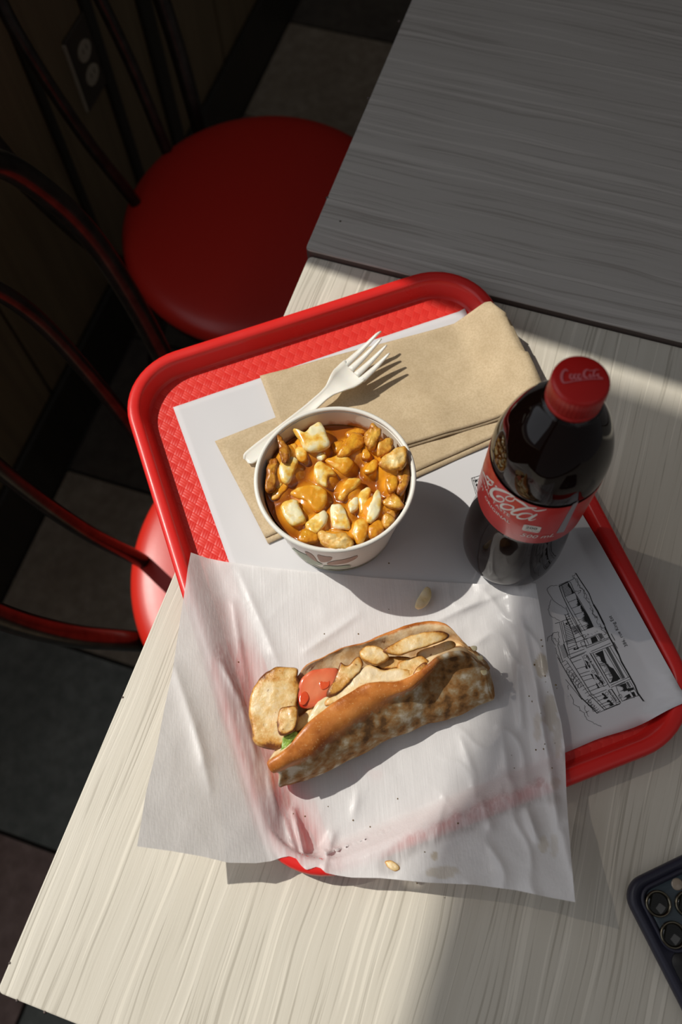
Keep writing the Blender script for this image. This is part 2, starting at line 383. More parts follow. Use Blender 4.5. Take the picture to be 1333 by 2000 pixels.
# bread: crust, floury grilled crust and crumb chosen by attributes
m = M('baguette_crust', (0.6, 0.25, 0.06), 0.36, spec=0.45)
v = m.coord(); fl = m.attr('flour'); cr = m.attr('crumb'); al_ = m.attr('along')
n1 = m.noise(v, 30, 5, 0.6); n2 = m.noise(v, 140, 5, 0.6); n3 = m.noise(v, 700, 2)
smoothc = m.mix(m.ramp(n3, [(0.62, 0.0), (0.70, 0.55)]), m.ramp(m.noise(v, 38, 4, 0.6), [(0.36, (0.33, 0.085, 0.012)), (0.50, (0.55, 0.185, 0.036)), (0.66, (0.64, 0.25, 0.06))]), (0.76, 0.44, 0.18))
stripes = m.math('MULTIPLY', m.math('SINE', m.math('ADD', m.math('MULTIPLY', al_, 44.0), m.math('MULTIPLY', m.noise(v, 55, 3), 5.0))), m.ramp(m.noise(v, 22, 2), [(0.38, 0.2), (0.6, 1.0)]))
flour_f = m.math('ADD', m.math('MULTIPLY', stripes, 0.07), m.math('ADD', m.math('MULTIPLY', n2, 0.62), m.math('MULTIPLY', n1, 0.48)))
flour = m.ramp(flour_f, [(0.40, (0.14, 0.065, 0.02)), (0.50, (0.36, 0.17, 0.05)), (0.58, (0.42, 0.29, 0.15)), (0.68, (0.66, 0.58, 0.45))])
crumbc = m.ramp(n2, [(0.35, (0.68, 0.42, 0.18)), (0.6, (0.86, 0.68, 0.42))])
bx = m.ramp(m.math('ADD', fl, m.math('MULTIPLY', m.math('SUBTRACT', n2, 0.5), 0.8)), [(0.40, 0.0), (0.60, 1.0)])
cx = m.ramp(m.math('ADD', cr, m.math('MULTIPLY', m.math('SUBTRACT', n2, 0.5), 0.5)), [(0.42, 0.0), (0.58, 1.0)])
m.col(m.mix(cx, m.mix(bx, smoothc, flour), crumbc))
m.rough(m.ramp(m.math('MAXIMUM', fl, cr), [(0.3, 0.33), (0.7, 0.85)]))
m.bump(m.math('ADD', m.math('MULTIPLY', n2, 0.6), m.math('MULTIPLY', n3, 0.1)), 0.35, 0.002); mat_bread = m.m

# waxed sandwich paper: thin, lets light and what it touches show through
m = M('waxed_paper', (0.84, 0.82, 0.81), 0.42, spec=0.5)
nt = m.t; out = m.n['Material Output']
v = m.coord(); st = m.attr('stain'); vm = m.coord((1, 0.02, 1), (0, 0, -0.16)); fine = m.noise(vm, 900, 2)
base = m.mix(st, (0.86, 0.84, 0.835), (0.56, 0.47, 0.33)); m.col(base)
m.bump(m.math('ADD', m.math('MULTIPLY', fine, 0.3), m.noise(v, 70, 4, 0.6)), 0.24, 0.002)
m.rough(m.ramp(m.math('ADD', m.noise(v, 25, 3), m.math('MULTIPLY', st, -0.25)), [(0.25, 0.22), (0.7, 0.5)]))
tl = m.N('ShaderNodeBsdfTranslucent'); tl.inputs[0].default_value = (0.85, 0.82, 0.81, 1)
tp = m.N('ShaderNodeBsdfTransparent'); tp.inputs[0].default_value = (0.98, 0.96, 0.95, 1)
m1 = m.N('ShaderNodeMixShader'); m1.inputs[0].default_value = 0.25; nt.links.new(m.b.outputs[0], m1.inputs[1]); nt.links.new(tl.outputs[0], m1.inputs[2])
m2 = m.N('ShaderNodeMixShader'); wet = m.attr('wet'); gr = m.noise(vm, 500, 3, 0.6)
m.L(m.math('ADD', m.ramp(fine, [(0.2, 0.03), (0.8, 0.10)]), m.math('MULTIPLY', wet, m.ramp(gr, [(0.30, 0.14), (0.62, 0.44)]))), m2.inputs[0]); nt.links.new(m1.outputs[0], m2.inputs[1]); nt.links.new(tp.outputs[0], m2.inputs[2])
nt.links.new(m2.outputs[0], out.inputs[0]); mat_wax = m.m

# bottle
mat_pet = M('clear_bottle_plastic', (0.96, 0.96, 0.96), 0.03, trans=1.0, ior=1.25).m
m = M('cola', (0.008, 0.003, 0.002), 0.05, spec=0.35); mat_cola = m.m
m = M('red_bottle_label', (0.62, 0.018, 0.014), 0.34, coat=0.2); m.col(m.ramp(m.noise(m.coord(), 40), [(0.3, (0.56, 0.014, 0.011)), (0.7, (0.64, 0.022, 0.017))])); mat_label = m.m
mat_white_ink = flat('white_label_ink', (0.84, 0.80, 0.74), 0.4)
mat_grey_ink = flat('silver_label_panel', (0.34, 0.32, 0.34), 0.4)
m = M('red_cap_plastic', (0.46, 0.008, 0.006), 0.38, sss=0.1); m.bump(m.noise(m.coord(), 200), 0.05); mat_cap = m.m
mat_cap_ink = flat('faded_pink_cap_ink', (0.62, 0.16, 0.18), 0.4)
# phone
m = M('navy_silicone_case', (0.022, 0.022, 0.038), 0.45); m.bump(m.noise(m.coord(), 900, 2), 0.08, 0.0003); mat_case = m.m
m = M('case_back_dark', (0.010, 0.009, 0.009), 0.5); m.bump(m.noise(m.coord(), 700, 2), 0.1, 0.0003); mat_caseb = m.m
mat_camplate = M('blue_grey_glass', (0.04, 0.055, 0.065), 0.25).m
mat_lens = M('lens_glass', (0.004, 0.004, 0.002), 0.06, coat=1.0).m
mat_ringm = M('lens_ring_steel', (0.16, 0.14, 0.10), 0.22, metal=1.0).m
mat_flash = M('flash_diffuser', (0.30, 0.24, 0.18), 0.3, coat=0.5).m
mat_speck = flat('herb_specks', (0.16, 0.10, 0.03), 0.6)

# ------------------------------------------------------------------ floor
PITCH_A, PITCH_B, TILE_T = 0.281, 0.290, 0.008
fl = box('floor', lambda s, d, z: wl(s, d, z), (-2.2, -0.35, -0.06), (2.9, 3.2, -0.006), mat_grout); struct(fl)
tile_meshes = []
def tile_mesh(k):
    g = 0.003; hx, hy = PITCH_A/2 - g, PITCH_B/2 - g
    bm = bmesh.new(); bmesh.ops.create_cube(bm, size=1)
    for v_ in bm.verts: v_.co = Vector((v_.co.x*2*hx, v_.co.y*2*hy, v_.co.z*TILE_T - TILE_T/2))
    bmesh.ops.bevel(bm, geom=bm.edges[:], offset=0.002, segments=1)
    me = bpy.data.meshes.new('tile'); bm.to_mesh(me); bm.free(); me.materials.append(mat_tiles[k]); return me
tile_meshes = [tile_mesh(k) for k in range(4)]
def tile_kind(i, j):
    if (i, j) == (-1, 0): return 2          # brown one below the chair
    if (i, j) == (-2, 0): return 0
    if (i, j) == (-3, 0): return 1
    if (i, j) == (-3, 1): return 0
    if (i, j) == (-2, 1): return 0
    if (i, j) == (0, 0): return 3
    return random.choice((0, 1, 3, 3, 2))
for i in range(-6, 9):
    for j in range(-1, 8):
        o = bpy.data.objects.new('tile', tile_meshes[tile_kind(i, j)]); C.objects.link(o)
        o.location = wl(0.031 + (i+0.5)*PITCH_A, (j+0.5)*PITCH_B, 0.0); o.rotation_euler = (0, 0, GA); o.parent = fl

# ------------------------------------------------------------------ left wall, window, wainscot
SILL = TZ + 0.05; WEND = 0.053; WTOP = 2.75; WS0 = -1.9
wall = thing('wall_left', '', ''); 
for k in ('label', 'category'): del wall[k]
struct(wall)
D0 = -0.012
box('lower_wall', wl, (-2.2, -0.20, 0), (2.9, D0-0.012, SILL), mat_plaster, wall)
box('pier', wl, (WEND, -0.09, SILL), (2.9, D0-0.012, 3.2), mat_plaster, wall)
box('far_pier', wl, (-2.2, -0.09, SILL), (WS0, D0-0.012, 3.2), mat_plaster, wall)
box('lintel', wl, (WS0, -0.09, WTOP), (WEND, D0-0.012, 3.2), mat_plaster, wall)
edges = [-2.2, -1.9, -1.6, -1.3, -1.0, -0.72, -0.44, -0.16, 0.10, 0.335, 0.485, 0.62, 0.86, 1.1, 1.4, 1.7, 2.0, 2.3, 2.6, 2.9]
for a, b in zip(edges, edges[1:]):
    o = box('panel', wl, (a+0.003, D0-0.012, 0.0), (b-0.003, D0, SILL - 0.0), mat_panel, wall, bev=0.003)
for s_, w_ in ((0.632, 0.017), (0.49, 0.010), (0.338, 0.006)):
    box('batten', wl, (s_-w_, D0, 0.14), (s_+w_, D0+0.008, SILL-0.01), mat_batten, wall, bev=0.002)
bb = box('baseboard_left', wl, (-2.2, D0, 0.0), (2.9, D0+0.012, 0.14), mat_batten, None, bev=0.004); struct(bb)
struct(box('wall_back', wl, (2.9, -0.2, 0.0), (3.0, 3.2, 3.2), mat_plaster))
win = thing('window_1', '', '')
for k in ('label', 'category'): del win[k]
struct(win)
box('window_sill', wl, (WS0, -0.22, SILL-0.0), (WEND, D0+0.02, SILL+0.025), mat_panel, win, bev=0.003)
box('window_frame', wl, (WEND-0.0, -0.075, SILL+0.02), (WEND+0.04, D0+0.01, WTOP), mat_batten, win)
box('window_frame', wl, (WS0, -0.075, SILL+0.02), (WS0+0.05, -0.035, WTOP), mat_batten, win)
box('window_frame', wl, (WS0, -0.075, WTOP-0.04), (WEND, -0.035, WTOP), mat_batten, win)
# unseen screen added outside the window to dim and soften sun on the right
ms = bpy.data.materials.new('sun_screen_tint'); ms.use_nodes = True; nt = ms.node_tree; nt.nodes.remove(nt.nodes['Principled BSDF'])
tp = nt.nodes.new('ShaderNodeBsdfTransparent'); tp.inputs[0].default_value = (0.31, 0.30, 0.295, 1)
df = nt.nodes.new('ShaderNodeBsdfDiffuse'); df.inputs[0].default_value = (0.5, 0.48, 0.45, 1)
mx = nt.nodes.new('ShaderNodeMixShader'); mx.inputs[0].default_value = 0.18
nt.links.new(tp.outputs[0], mx.inputs[1]); nt.links.new(df.outputs[0], mx.inputs[2]); nt.links.new(mx.outputs[0], nt.nodes['Material Output'].inputs[0])
aw = thing('added_sun_screen', 'unseen translucent grey screen added outside the window to dim the sun', 'sun screen', wl(-1.2, -1.0, 3.0))
HEM = TZ + 2.21
box('screen', wl, (-2.6, -1.002, HEM), (0.115, -1.0, HEM+2.6), ms, aw)
tube('rail', [wl(-2.65, -1.0, HEM+2.6), wl(0.13, -1.0, HEM+2.6)], 0.02, mat_iron, aw, res=1)
for s_ in (-2.6, 0.10): tube('arm', [wl(s_, -1.0, HEM+2.6), wl(s_, -0.09, HEM+2.9)], 0.012, mat_iron, aw, res=1)

# power outlet on the dark panelling
ou = thing('wall_outlet', 'duplex power outlet on the dark wood-panelled wall', 'outlet', wl(0.452, D0, 0.467))
pf = lambda s, d, z: wl(s, d, z)
o = box('cover_plate', pf, (0.418, D0, 0.467-0.058), (0.487, D0+0.005, 0.467+0.058), mat_plate_d, ou, bev=0.002)
box('lit_plate_edge', pf, (0.4155, D0, 0.467-0.055), (0.4185, D0+0.006, 0.467+0.055), mat_plate, ou, bev=0.001)  # pale strip: the lit edge of the plate put into the colour
for zc in (0.467+0.0195, 0.467-0.0195):
    V = []; n = 28
    for dd in (0.004, 0.0075):
        for k in range(n):
            a = 2*PI*k/n; V.append(wl(0.4525 + 0.0165*math.cos(a), D0+dd, zc + 0.0140*math.sin(a)))
    F = [(k, (k+1) % n, n+(k+1) % n, n+k) for k in range(n)] + [tuple(range(n, 2*n)), tuple(range(n))[::-1]]
    so = fix(link('socket', V, F, mat_plate, ou, sm=False))
    for ds in (-0.005, 0.005): box('slot', pf, (0.4525+ds-0.0008, D0+0.0074, zc-0.001), (0.4525+ds+0.0008, D0+0.0079, zc+0.006), mat_iron, so)

# ------------------------------------------------------------------ tables
XA = NV   # table x axis points away from the wall
T1 = Vector((-0.2352, -0.0306, 0))
def make_table(name, label, org, wid, dep, top, thick, mat, grain_along_y=True, rad=0.004, ghost=None):
    t = thing(name, label, 'table', org + XA*wid/2 + WV*dep/2)
    ang = GA - PI/2 if grain_along_y else GA
    def loc(x, y): return org + XA*x + WV*y
    pts = rrect(wid/2, dep/2, rad, 4); c = (wid/2, dep/2); n = len(pts)
    def slab(nm, zs, m_, inset=0.0):
        V = []
        for (z, ins) in zs:
            for (x, y) in pts:
                fx = (abs(x)-ins)*(1 if x > 0 else -1); fy = (abs(y)-ins)*(1 if y > 0 else -1)
                V.append((fx, fy, z))
        F = []
        for i in range(len(zs)-1):
            for k in range(n): F.append((i*n+k, i*n+(k+1) % n, (i+1)*n+(k+1) % n, (i+1)*n+k))
        F.append(tuple(range(n))[::-1]); F.append(tuple(range((len(zs)-1)*n, len(zs)*n)))
        # mesh kept in table-local axes so that the grain follows the board
        if not grain_along_y: V = [(y, -x, z) for (x, y, z) in V]
        o = link(nm, V, F, m_, None, sm=False); fix(o)
        cc = loc(wid/2, dep/2); o.parent = t
        o.matrix_parent_inverse = t.matrix_world.inverted()
        o.matrix_world = Matrix.Translation((cc.x, cc.y, 0)) @ Matrix.Rotation(ang, 4, 'Z')
        return o
    slab('tabletop', [(top-0.0012, 0.0), (top-0.0003, 0.0002), (top, 0.001)], mat)
    slab('edge_band', [(top-thick, 0.001), (top-thick+0.001, 0.0), (top-0.0013, 0.0)], mat_edge)
    lc = loc(wid/2, dep/2)
    lc = lc + XA*0.10
    lathe('pedestal', [(0.036, 0.03), (0.036, top-thick-0.012), (0.10, top-thick-0.006), (0.10, top-thick-0.0005)], mat_iron, t, 24, (lc.x, lc.y, 0))
    lathe('base_plate', [(0.0, 0.0005), (0.19, 0.0005), (0.19, 0.010), (0.06, 0.032), (0.0, 0.032)], mat_iron, t, 40, (lc.x, lc.y, 0))
    return t
tab1 = make_table('dining_table', 'pale woodgrain table carrying the red tray, sunlit at its left', T1, 0.76, 0.5872, TZ, 0.032, mat_wood)
c2 = at(606.5, 463, 0.006)
T2 = Vector((c2.x, c2.y, 0))
# front edge of the far table lines up just above the back edge of the near one
d_ = (T2 - T1).dot(WV); T2 = T1 + XA*(T2 - T1).dot(XA) + WV*0.5882
tab2 = make_table('dining_table', 'grey woodgrain table in shade pushed against the far side', T2, 0.80, 0.75, TZ+0.006, 0.036, mat_wood2, grain_along_y=False)
for o_, a_ in ((tab2, 0),): pass

nk = at(665, 432, 0.0062); o = lathe('nick', [(0.0, 0.0), (0.0009, 0.0), (0.0004, 0.0003), (0.0, 0.0003)], mat_edge, tab2, 12, nk); o.scale = (1, 1, 1)
for (px_, py_) in ((780, 40), (720, 190), (640, 385)):
    lathe('edge_chip', [(0.0, -0.001), (0.0016, -0.001), (0.0008, 0.0003), (0.0, 0.0003)], mat_edge, tab2, 8, at(px_, py_, 0.006))
for (px_, py_) in ((33, 1954), (87, 1977), (240, 1362), (19, 1881)):
    lathe('edge_chip', [(0.0, -0.001), (0.0013, -0.001), (0.0006, 0.0003), (0.0, 0.0003)], mat_edge, tab1, 8, at(px_, py_, 0.0))
# ------------------------------------------------------------------ chairs
def make_chair(c, ang, label, zseat=0.46):
    d = Vector((math.cos(ang), math.sin(ang), 0)); w = Vector((-d.y, d.x, 0))
    t = thing('bistro_chair', label, 'chair', (c[0], c[1], 0), group='round red seats with hooped metal backs')
    cc = Vector((c[0], c[1], 0))
    prof = [(0.0, -0.045), (0.165, -0.045), (0.180, -0.040), (0.1865, -0.028), (0.187, -0.018), (0.182, -0.008), (0.170, -0.0025), (0.145, 0.001), (0.10, 0.0035), (0.05, 0.005), (0.0, 0.0055)]
    seat = lathe('seat', [(r, z+zseat-0.005) for r, z in prof], mat_vinyl, t, 72, cc); subsurf(seat, 1)
    tube('seat_ring', [cc + Vector((0.168*math.cos(a), 0.168*math.sin(a), zseat-0.058)) for a in [2*PI*k/24 for k in range(24)]], 0.009, mat_metal, t, closed=True, res=3)
    BK = 0.170; LEAN = 0.25; SH = 0.019
    def hp(u, h): return cc - d*(BK + LEAN*h) + w*(u + SH) + Vector((0, 0, zseat + h))
    outer = [(0.125, -0.055), (0.138, -0.01), (0.160, 0.07), (0.176, 0.16), (0.180, 0.24), (0.166, 0.31), (0.140, 0.365), (0.090, 0.405), (0.045, 0.425), (0.0, 0.432)]
    pts = [hp(u, h) for u, h in outer] + [hp(-u, h) for u, h in outer[-2::-1]]
    tube('outer_hoop', pts, 0.0115, mat_metal, t)
    inner = [(0.046, -0.055), (0.050, 0.0), (0.064, 0.10), (0.069, 0.20), (0.066, 0.27), (0.050, 0.325), (0.024, 0.352), (0.0, 0.360)]
    pts = [hp(u, h) for u, h in inner] + [hp(-u, h) for u, h in inner[-2::-1]]
    tube('inner_hoop', pts, 0.0080, mat_metal, t)
    for (sx, sy) in ((1, 1), (1, -1), (-1, 1), (-1, -1)):
        top = cc + d*0.115*sx + w*0.115*sy + Vector((0, 0, zseat-0.055)); bot = cc + d*0.165*sx + w*0.165*sy + Vector((0, 0, 0.0))
        lg = tube('leg', [top, (top+bot)/2 + (d*sx + w*sy)*0.006, bot + Vector((0, 0, 0.004))], 0.0095, mat_metal, t)
        lathe('foot', [(0.0, 0), (0.012, 0), (0.013, 0.006), (0.010, 0.02), (0.0, 0.02)], mat_iron, lg, 16, bot)
    tube('stretcher_ring', [cc + Vector((0.196*math.cos(a), 0.196*math.sin(a), 0.17)) for a in [2*PI*k/24 for k in range(24)]], 0.007, mat_metal, t, closed=True, res=3)
    return t
make_chair((-0.050, 0.345), math.radians(-16), 'red-seated bistro chair with sunlit seat, half under the tray end')
make_chair((-0.070, 0.825), math.radians(-24), 'red-seated bistro chair in shade beside the grey far table')

# ------------------------------------------------------------------ tray
THX, THY, TR_ = 0.1515, 0.2035, 0.050
PROF = [(-0.0150, 0.0030), (-0.0138, 0.0036), (-0.0128, 0.0055), (-0.0105, 0.0150), (-0.0098, 0.0180), (-0.0088, 0.0194), (-0.0070, 0.0201), (-0.0035, 0.0203), (-0.0012, 0.0198), (0.0, 0.0182), (0.0003, 0.0130)]
def tuv(p): q = p - TC; return q.x*TU.x + q.y*TU.y, q.x*TV.x + q.y*TV.y
def txy(u, v, z=0.0): p = TC + TU*u + TV*v; return Vector((p.x, p.y, TZ + z))
def tray_h(x, y):
    q = Vector((x, y, 0)) - TC; u = q.x*TU.x + q.y*TU.y; v = q.x*TV.x + q.y*TV.y
    s = sd_rrect(u, v, THX, THY, TR_)
    if s > 0.0006: return 0.0, s
    return interp(PROF, s), s
tray = thing('serving_tray', 'red plastic fast-food tray lying askew on the pale table', 'tray', txy(0, 0, 0))
V = []; F = []
ringsp = list(PROF) + [(0.0003, 0.0125), (-0.0010, 0.0122), (-0.0040, 0.0178), (-0.0075, 0.0178), (-0.0118, 0.0040), (-0.0145, 0.0008), (-0.030, 0.0006)]
NR = 12; n = len(rrect(1, 1, 0.1, NR))
for (s, z) in ringsp:
    for (x, y) in rrect(THX+s, THY+s, TR_+s, NR): V.append(txy(x, y, z))
for i in range(len(ringsp)-1):
    for k in range(n): F.append((i*n+k, i*n+(k+1) % n, (i+1)*n+(k+1) % n, (i+1)*n+k))
last = (len(ringsp)-1)*n; F.append(tuple(range(last, last+n)))
rim = fix(link('rim', V, F, mat_tray, tray))
V = [txy(x, y, 0.0030) for (x, y) in rrect(THX-0.0148, THY-0.0148, TR_-0.0148, NR)]; base = link('base', V, [tuple(range(len(V)))], mat_weave, tray, sm=False); fix(base)
# base needs thickness below
V = [txy(x, y, 0.0008) for (x, y) in rrect(THX-0.02, THY-0.02, TR_-0.02, NR)] 
lab(base, 'tray base moulded with a basket-weave relief')

# ------------------------------------------------------------------ placemat
PM = [Vector((-0.1252, 0.3713, 0)), Vector((0.1142, 0.4410, 0)), Vector((0.2160, 0.1076, 0)), Vector((-0.0234, 0.0379, 0))]
def mat_h(x, y):
    h, s = tray_h(x, y)
    s2 = min(s, 0.0) if s < 0.0006 else s
    rise = max(0.0, (s2 + 0.0165))
    e = 0.0034 + min(rise*1.25, 0.018)
    e += 0.0007*(noise.noise(Vector((x*28, y*28, 0))) + 0.6)
    ub = Vector((x, y, 0)) - PM[2]; e += 0.004*math.exp(-(ub.length/0.05)**2)
    if s > -0.03: h = max([h] + [tray_h(x+dx, y+dy)[0] for dx, dy in ((.004,0),(-.004,0),(0,.004),(0,-.004),(.003,-.003))])
    return max(e, h + 0.0006)
V = []; F = []; NU, NVv = 50, 70
for j in range(NVv+1):
    for i in range(NU+1):
        a, b = i/NU, j/NVv
        p = PM[0]*(1-a)*(1-b) + PM[1]*a*(1-b) + PM[2]*a*b + PM[3]*(1-a)*b
        if b == 1: p = p + (PM[2]-PM[1]).normalized()*(0.0012*math.sin(a*9) + 0.0006*math.sin(a*31))
        V.append(Vector((p.x, p.y, TZ + mat_h(p.x, p.y))))
for j in range(NVv):
    for i in range(NU): k = j*(NU+1)+i; F.append((k, k+NU+1, k+NU+2, k+1))
pm = link('placemat', V, F, mat_paper); so = pm.modifiers.new('t', 'SOLIDIFY'); so.thickness = 0.00012; so.offset = -1
tag(pm, 'white paper placemat with a black line drawing, lining the red tray', 'placemat')

def onmat(px, py):
    h = 0.004
    for _ in range(3):
        p = at(px, py, h); h = mat_h(p.x, p.y) + 0.0002
    return at(px, py, h)
cB = lambda x, y: onmat(1060 + .16504*x, 1180 + .16504*y)
cC = lambda x, y: onmat(1040 + .15*x, 1100 + .15*y)
pr = Print(cB)
def spiky(P, q0, q1, d0, d1, n=26, tooth=0.5):
    """dark mass along the edge q0-q1, ragged teeth reaching out by d0..d1 (vectors)"""
    q0, q1, d0, d1 = (Vector(a) for a in (q0, q1, d0, d1)); top = []
    for i in range(n+1):
        t = i/n; d = d0.lerp(d1, t); k = (1 - tooth*random.random()) if i % 2 else (0.55 - 0.3*tooth*random.random())
        k *= 0.85 + 0.25*math.sin(t*9.0) + 0.35*(random.random()-0.4)
        top.append(q0.lerp(q1, t) + d*k)
    for i in range(n): P.poly([q0.lerp(q1, i/n), q0.lerp(q1, (i+1)/n), top[i+1], top[i]])
Lw = 5
def seg(*pts, w=Lw): pr.line([(p[0], p[1]) for p in pts], w)
# ground line and kerb
seg((740, 270), (800, 400), (860, 505), (905, 600), (940, 690), (1000, 790), (1050, 880), (1095, 960), (1130, 1050), (1165, 1100), (1200, 1148), w=16)
seg((815, 350), (860, 430), w=7); seg((845, 450), (890, 525), w=7); seg((1200, 1140), (1215, 1152), w=5)
# big shop window block
seg((575, 560), (810, 460)); seg((575, 585), (830, 485)); seg((510, 500), (790, 395)); seg((500, 420), (680, 345)); seg((520, 520), (790, 410))
seg((600, 585), (800, 935), w=8); seg((560, 575), (800, 985), w=6); seg((810, 960), (1030, 860)); seg((815, 985), (1045, 885)); seg((800, 935), (920, 885))
pr.poly([(620, 590), (715, 545), (735, 620), (760, 700), (800, 740), (840, 760), (925, 885), (810, 935), (835, 860), (800, 800), (770, 740), (740, 700), (700, 680), (680, 620)])
for k in range(34):
    t = k/33; x = 625 + 200*t; y = 595 + 330*t; L_ = 30 + 70*random.random()
    seg((x + 70, y - 30 + 10*random.random()), (x + 70 - L_, y - 30 + L_*0.36), w=4)
pr.poly([(720, 545), (735, 540), (930, 880), (920, 888)]) if 0 else None
seg((735, 540), (940, 885)); seg((800, 500), (1020, 870)); seg((830, 480), (1040, 850))
# lower band of panes
seg((870, 970), (980, 920)); seg((870, 970), (945, 1150)); seg((980, 930), (1090, 1110)); seg((1030, 905), (1140, 1085)); seg((940, 1150), (1140, 1080)); seg((820, 1000), (930, 1170), w=6)
spiky(pr, (985, 935), (1010, 1020), (-100, 30), (-90, 30), 16); spiky(pr, (1030, 1060), (1055, 1100), (-90, 50), (-90, 40), 12)
pr.poly([(1000, 1000), (1075, 985), (1085, 1010), (1015, 1035)]); pr.poly([(1055, 1045), (1085, 1035), (1110, 1085), (1080, 1095)])
seg((900, 1080), (930, 1065), (945, 1100), (915, 1115), (900, 1080))
# sign board under the balcony
seg((520, 595), (730, 975), w=5); seg((575, 590), (775, 940), w=5); seg((730, 975), (775, 945))
seg((780, 1020), (880, 1165)); seg((815, 1005), (920, 1160)); seg((880, 1165), (925, 1150)); seg((780, 1020), (815, 1005))
seg((450, 455), (490, 435), (520, 490), (480, 510), (450, 455)); 
# balcony: floors, rails and posts
seg((320, 640), (590, 1080), w=7); seg((285, 670), (570, 1090)); seg((210, 680), (470, 1110)); seg((180, 625), (470, 1130), w=7); seg((470, 1110), (650, 1290), w=7); seg((570, 1080), (735, 1250), w=8)
seg((490, 1140), (665, 1275)); seg((590, 1060), (760, 1240)); seg((650, 1290), (920, 1180)); seg((735, 1250), (925, 1170)); seg((460, 1110), (650, 1295))
for (a, b) in (((325, 650), (500, 580)), ((355, 690), (460, 650)), ((395, 770), (510, 735)), ((435, 830), (560, 790)), ((460, 860), (585, 825)), ((495, 905), (610, 870)), ((535, 990), (690, 930)), ((560, 1030), (730, 965)), ((590, 1080), (760, 1010)), ((610, 1110), (700, 1080)), ((650, 1150), (780, 1095)), ((685, 1190), (800, 1140)), ((705, 1220), (820, 1170))): seg(a, b)
for k in range(13):
    t = k/12; a = Vector((230, 690)).lerp(Vector((560, 1130)), t); seg((a.x, a.y), (a.x + 45, a.y - 28), w=4)
for k in range(8):
    t = k/7; a = Vector((500, 1150)).lerp(Vector((650, 1285)), t); seg((a.x, a.y), (a.x + 40, a.y - 30), w=4)
spiky(pr, (460, 600), (540, 760), (35, 50), (-30, 20), 14); spiky(pr, (570, 830), (680, 990), (30, -10), (-30, 10), 16)
spiky(pr, (500, 660), (560, 760), (60, 30), (20, -20), 10); spiky(pr, (610, 830), (720, 960), (60, 10), (0, -40), 12); spiky(pr, (720, 1050), (780, 1110), (-40, 10), (-60, 30), 10); spiky(pr, (790, 1130), (850, 1190), (-40, 10), (-60, 30), 10); spiky(pr, (800, 1090), (880, 1180), (30, 20), (10, 30), 10)
def blobline(cx, cy, r, n=9, w=4):
    seg(*[(cx + r*(0.6+0.5*random.random())*math.cos(2*PI*k/n), cy + r*(0.6+0.5*random.random())*math.sin(2*PI*k/n)) for k in range(n+1)], w=w)
for (x, y, r) in ((305, 790, 22), (335, 830, 28), (360, 870, 26), (385, 900, 28), (415, 930, 28), (350, 900, 20), (440, 965, 26), (380, 850, 20), (410, 975, 22), (530, 1150, 26), (560, 1180, 26), (600, 1210, 22), (610, 1250, 20), (560, 1150, 20), (510, 620, 24), (545, 720, 24), (600, 800, 20), (640, 870, 20), (690, 940, 24), (760, 1060, 22), (830, 1150, 22)): blobline(x, y, r)
seg((275, 890), (470, 1130), w=5)
for k in range(10): seg((205 + 5*k, 500 + 15*k), (260 + 4*k, 480 + 15*k), w=4)
seg((205, 220), (230, 330), (260, 480), (310, 610)); seg((225, 215), (250, 340), (290, 470), (330, 630)); seg((245, 205), (275, 350), (300, 480)); seg((180, 480), (220, 620), (240, 680)); seg((250, 470), (310, 640), w=7)
# stairs with hand rail
for k in range(13):
    t = k/12; a = Vector((250, 240)).lerp(Vector((305, 470)), t); b = Vector((320, 210)).lerp(Vector((400, 440)), t); seg((a.x, a.y), (b.x, b.y), w=5)
seg((265, 120), (330, 260), (380, 400), (420, 520), w=7); seg((300, 110), (360, 240), (450, 360), (500, 410)); seg((345, 150), (420, 280), (500, 410), w=6); seg((330, 290), (445, 240)) 
for k in range(9):
    t = k/8; a = Vector((275, 130)).lerp(Vector((375, 360)), t); seg((a.x, a.y), (a.x + 42, a.y - 20), w=4)
for k in range(7):
    t = k/6; a = Vector((350, 290)).lerp(Vector((385, 350)), t); seg((a.x, a.y), (a.x + 90, a.y - 35), w=5)
seg((200, 215), (320, 170)); seg((150, 230), (200, 215)); seg((365, 415), (500, 360)); seg((420, 520), (520, 480)); seg((310, 600), (500, 530)); seg((330, 640), (520, 560)); seg((380, 460), (540, 400)); seg((260, 450), (360, 420)); seg((300, 520), (400, 480)); seg((300, 545), (410, 505))
pr.poly([(275, 225), (295, 215), (300, 235), (285, 243)])
spiky(pr, (370, 545), (430, 530), (0, -35), (0, -35), 8)
# small window by the corner
pr.poly([(570, 400), (630, 375), (660, 435), (590, 465), (580, 430)]); seg((520, 415), (550, 480)); seg((640, 370), (690, 430)); seg((660, 360), (700, 425)); seg((700, 345), (735, 410))
seg((490, 410), (525, 520)); 
for k in range(22): x = 500 + random.random()*170; y = 390 - (x-500)*0.35 + random.random()*40 - 30; seg((x, y), (x+5, y+4), w=5)
# trees behind
def wig(pts, a=7, w=4):
    out = []
    for (x0, y0), (x1, y1) in zip(pts, pts[1:]):
        for k in range(6):
            t = k/6; out.append((x0+(x1-x0)*t + a*(random.random()-.5)*2, y0+(y1-y0)*t + a*(random.random()-.5)*2))
    out.append(pts[-1]); seg(*out, w=w)
wig([(300, 950), (310, 1010)]); wig([(330, 1070), (365, 1130), (370, 1190), (440, 1220), (450, 1260), (500, 1290), (520, 1360), (600, 1400), (700, 1450)]); wig([(500, 1200), (510, 1260), (550, 1330)]); wig([(550, 1260), (520, 1280)])
wig([(120, 360), (60, 400), (60, 440)], 5); wig([(120, 350), (110, 420), (160, 490)], 6); wig([(120, 350), (190, 330), (200, 400)], 8); wig([(140, 390), (170, 440), (200, 490), (190, 400)], 12); wig([(150, 520), (170, 580), (200, 640), (220, 690)], 8)
pr.f = cC
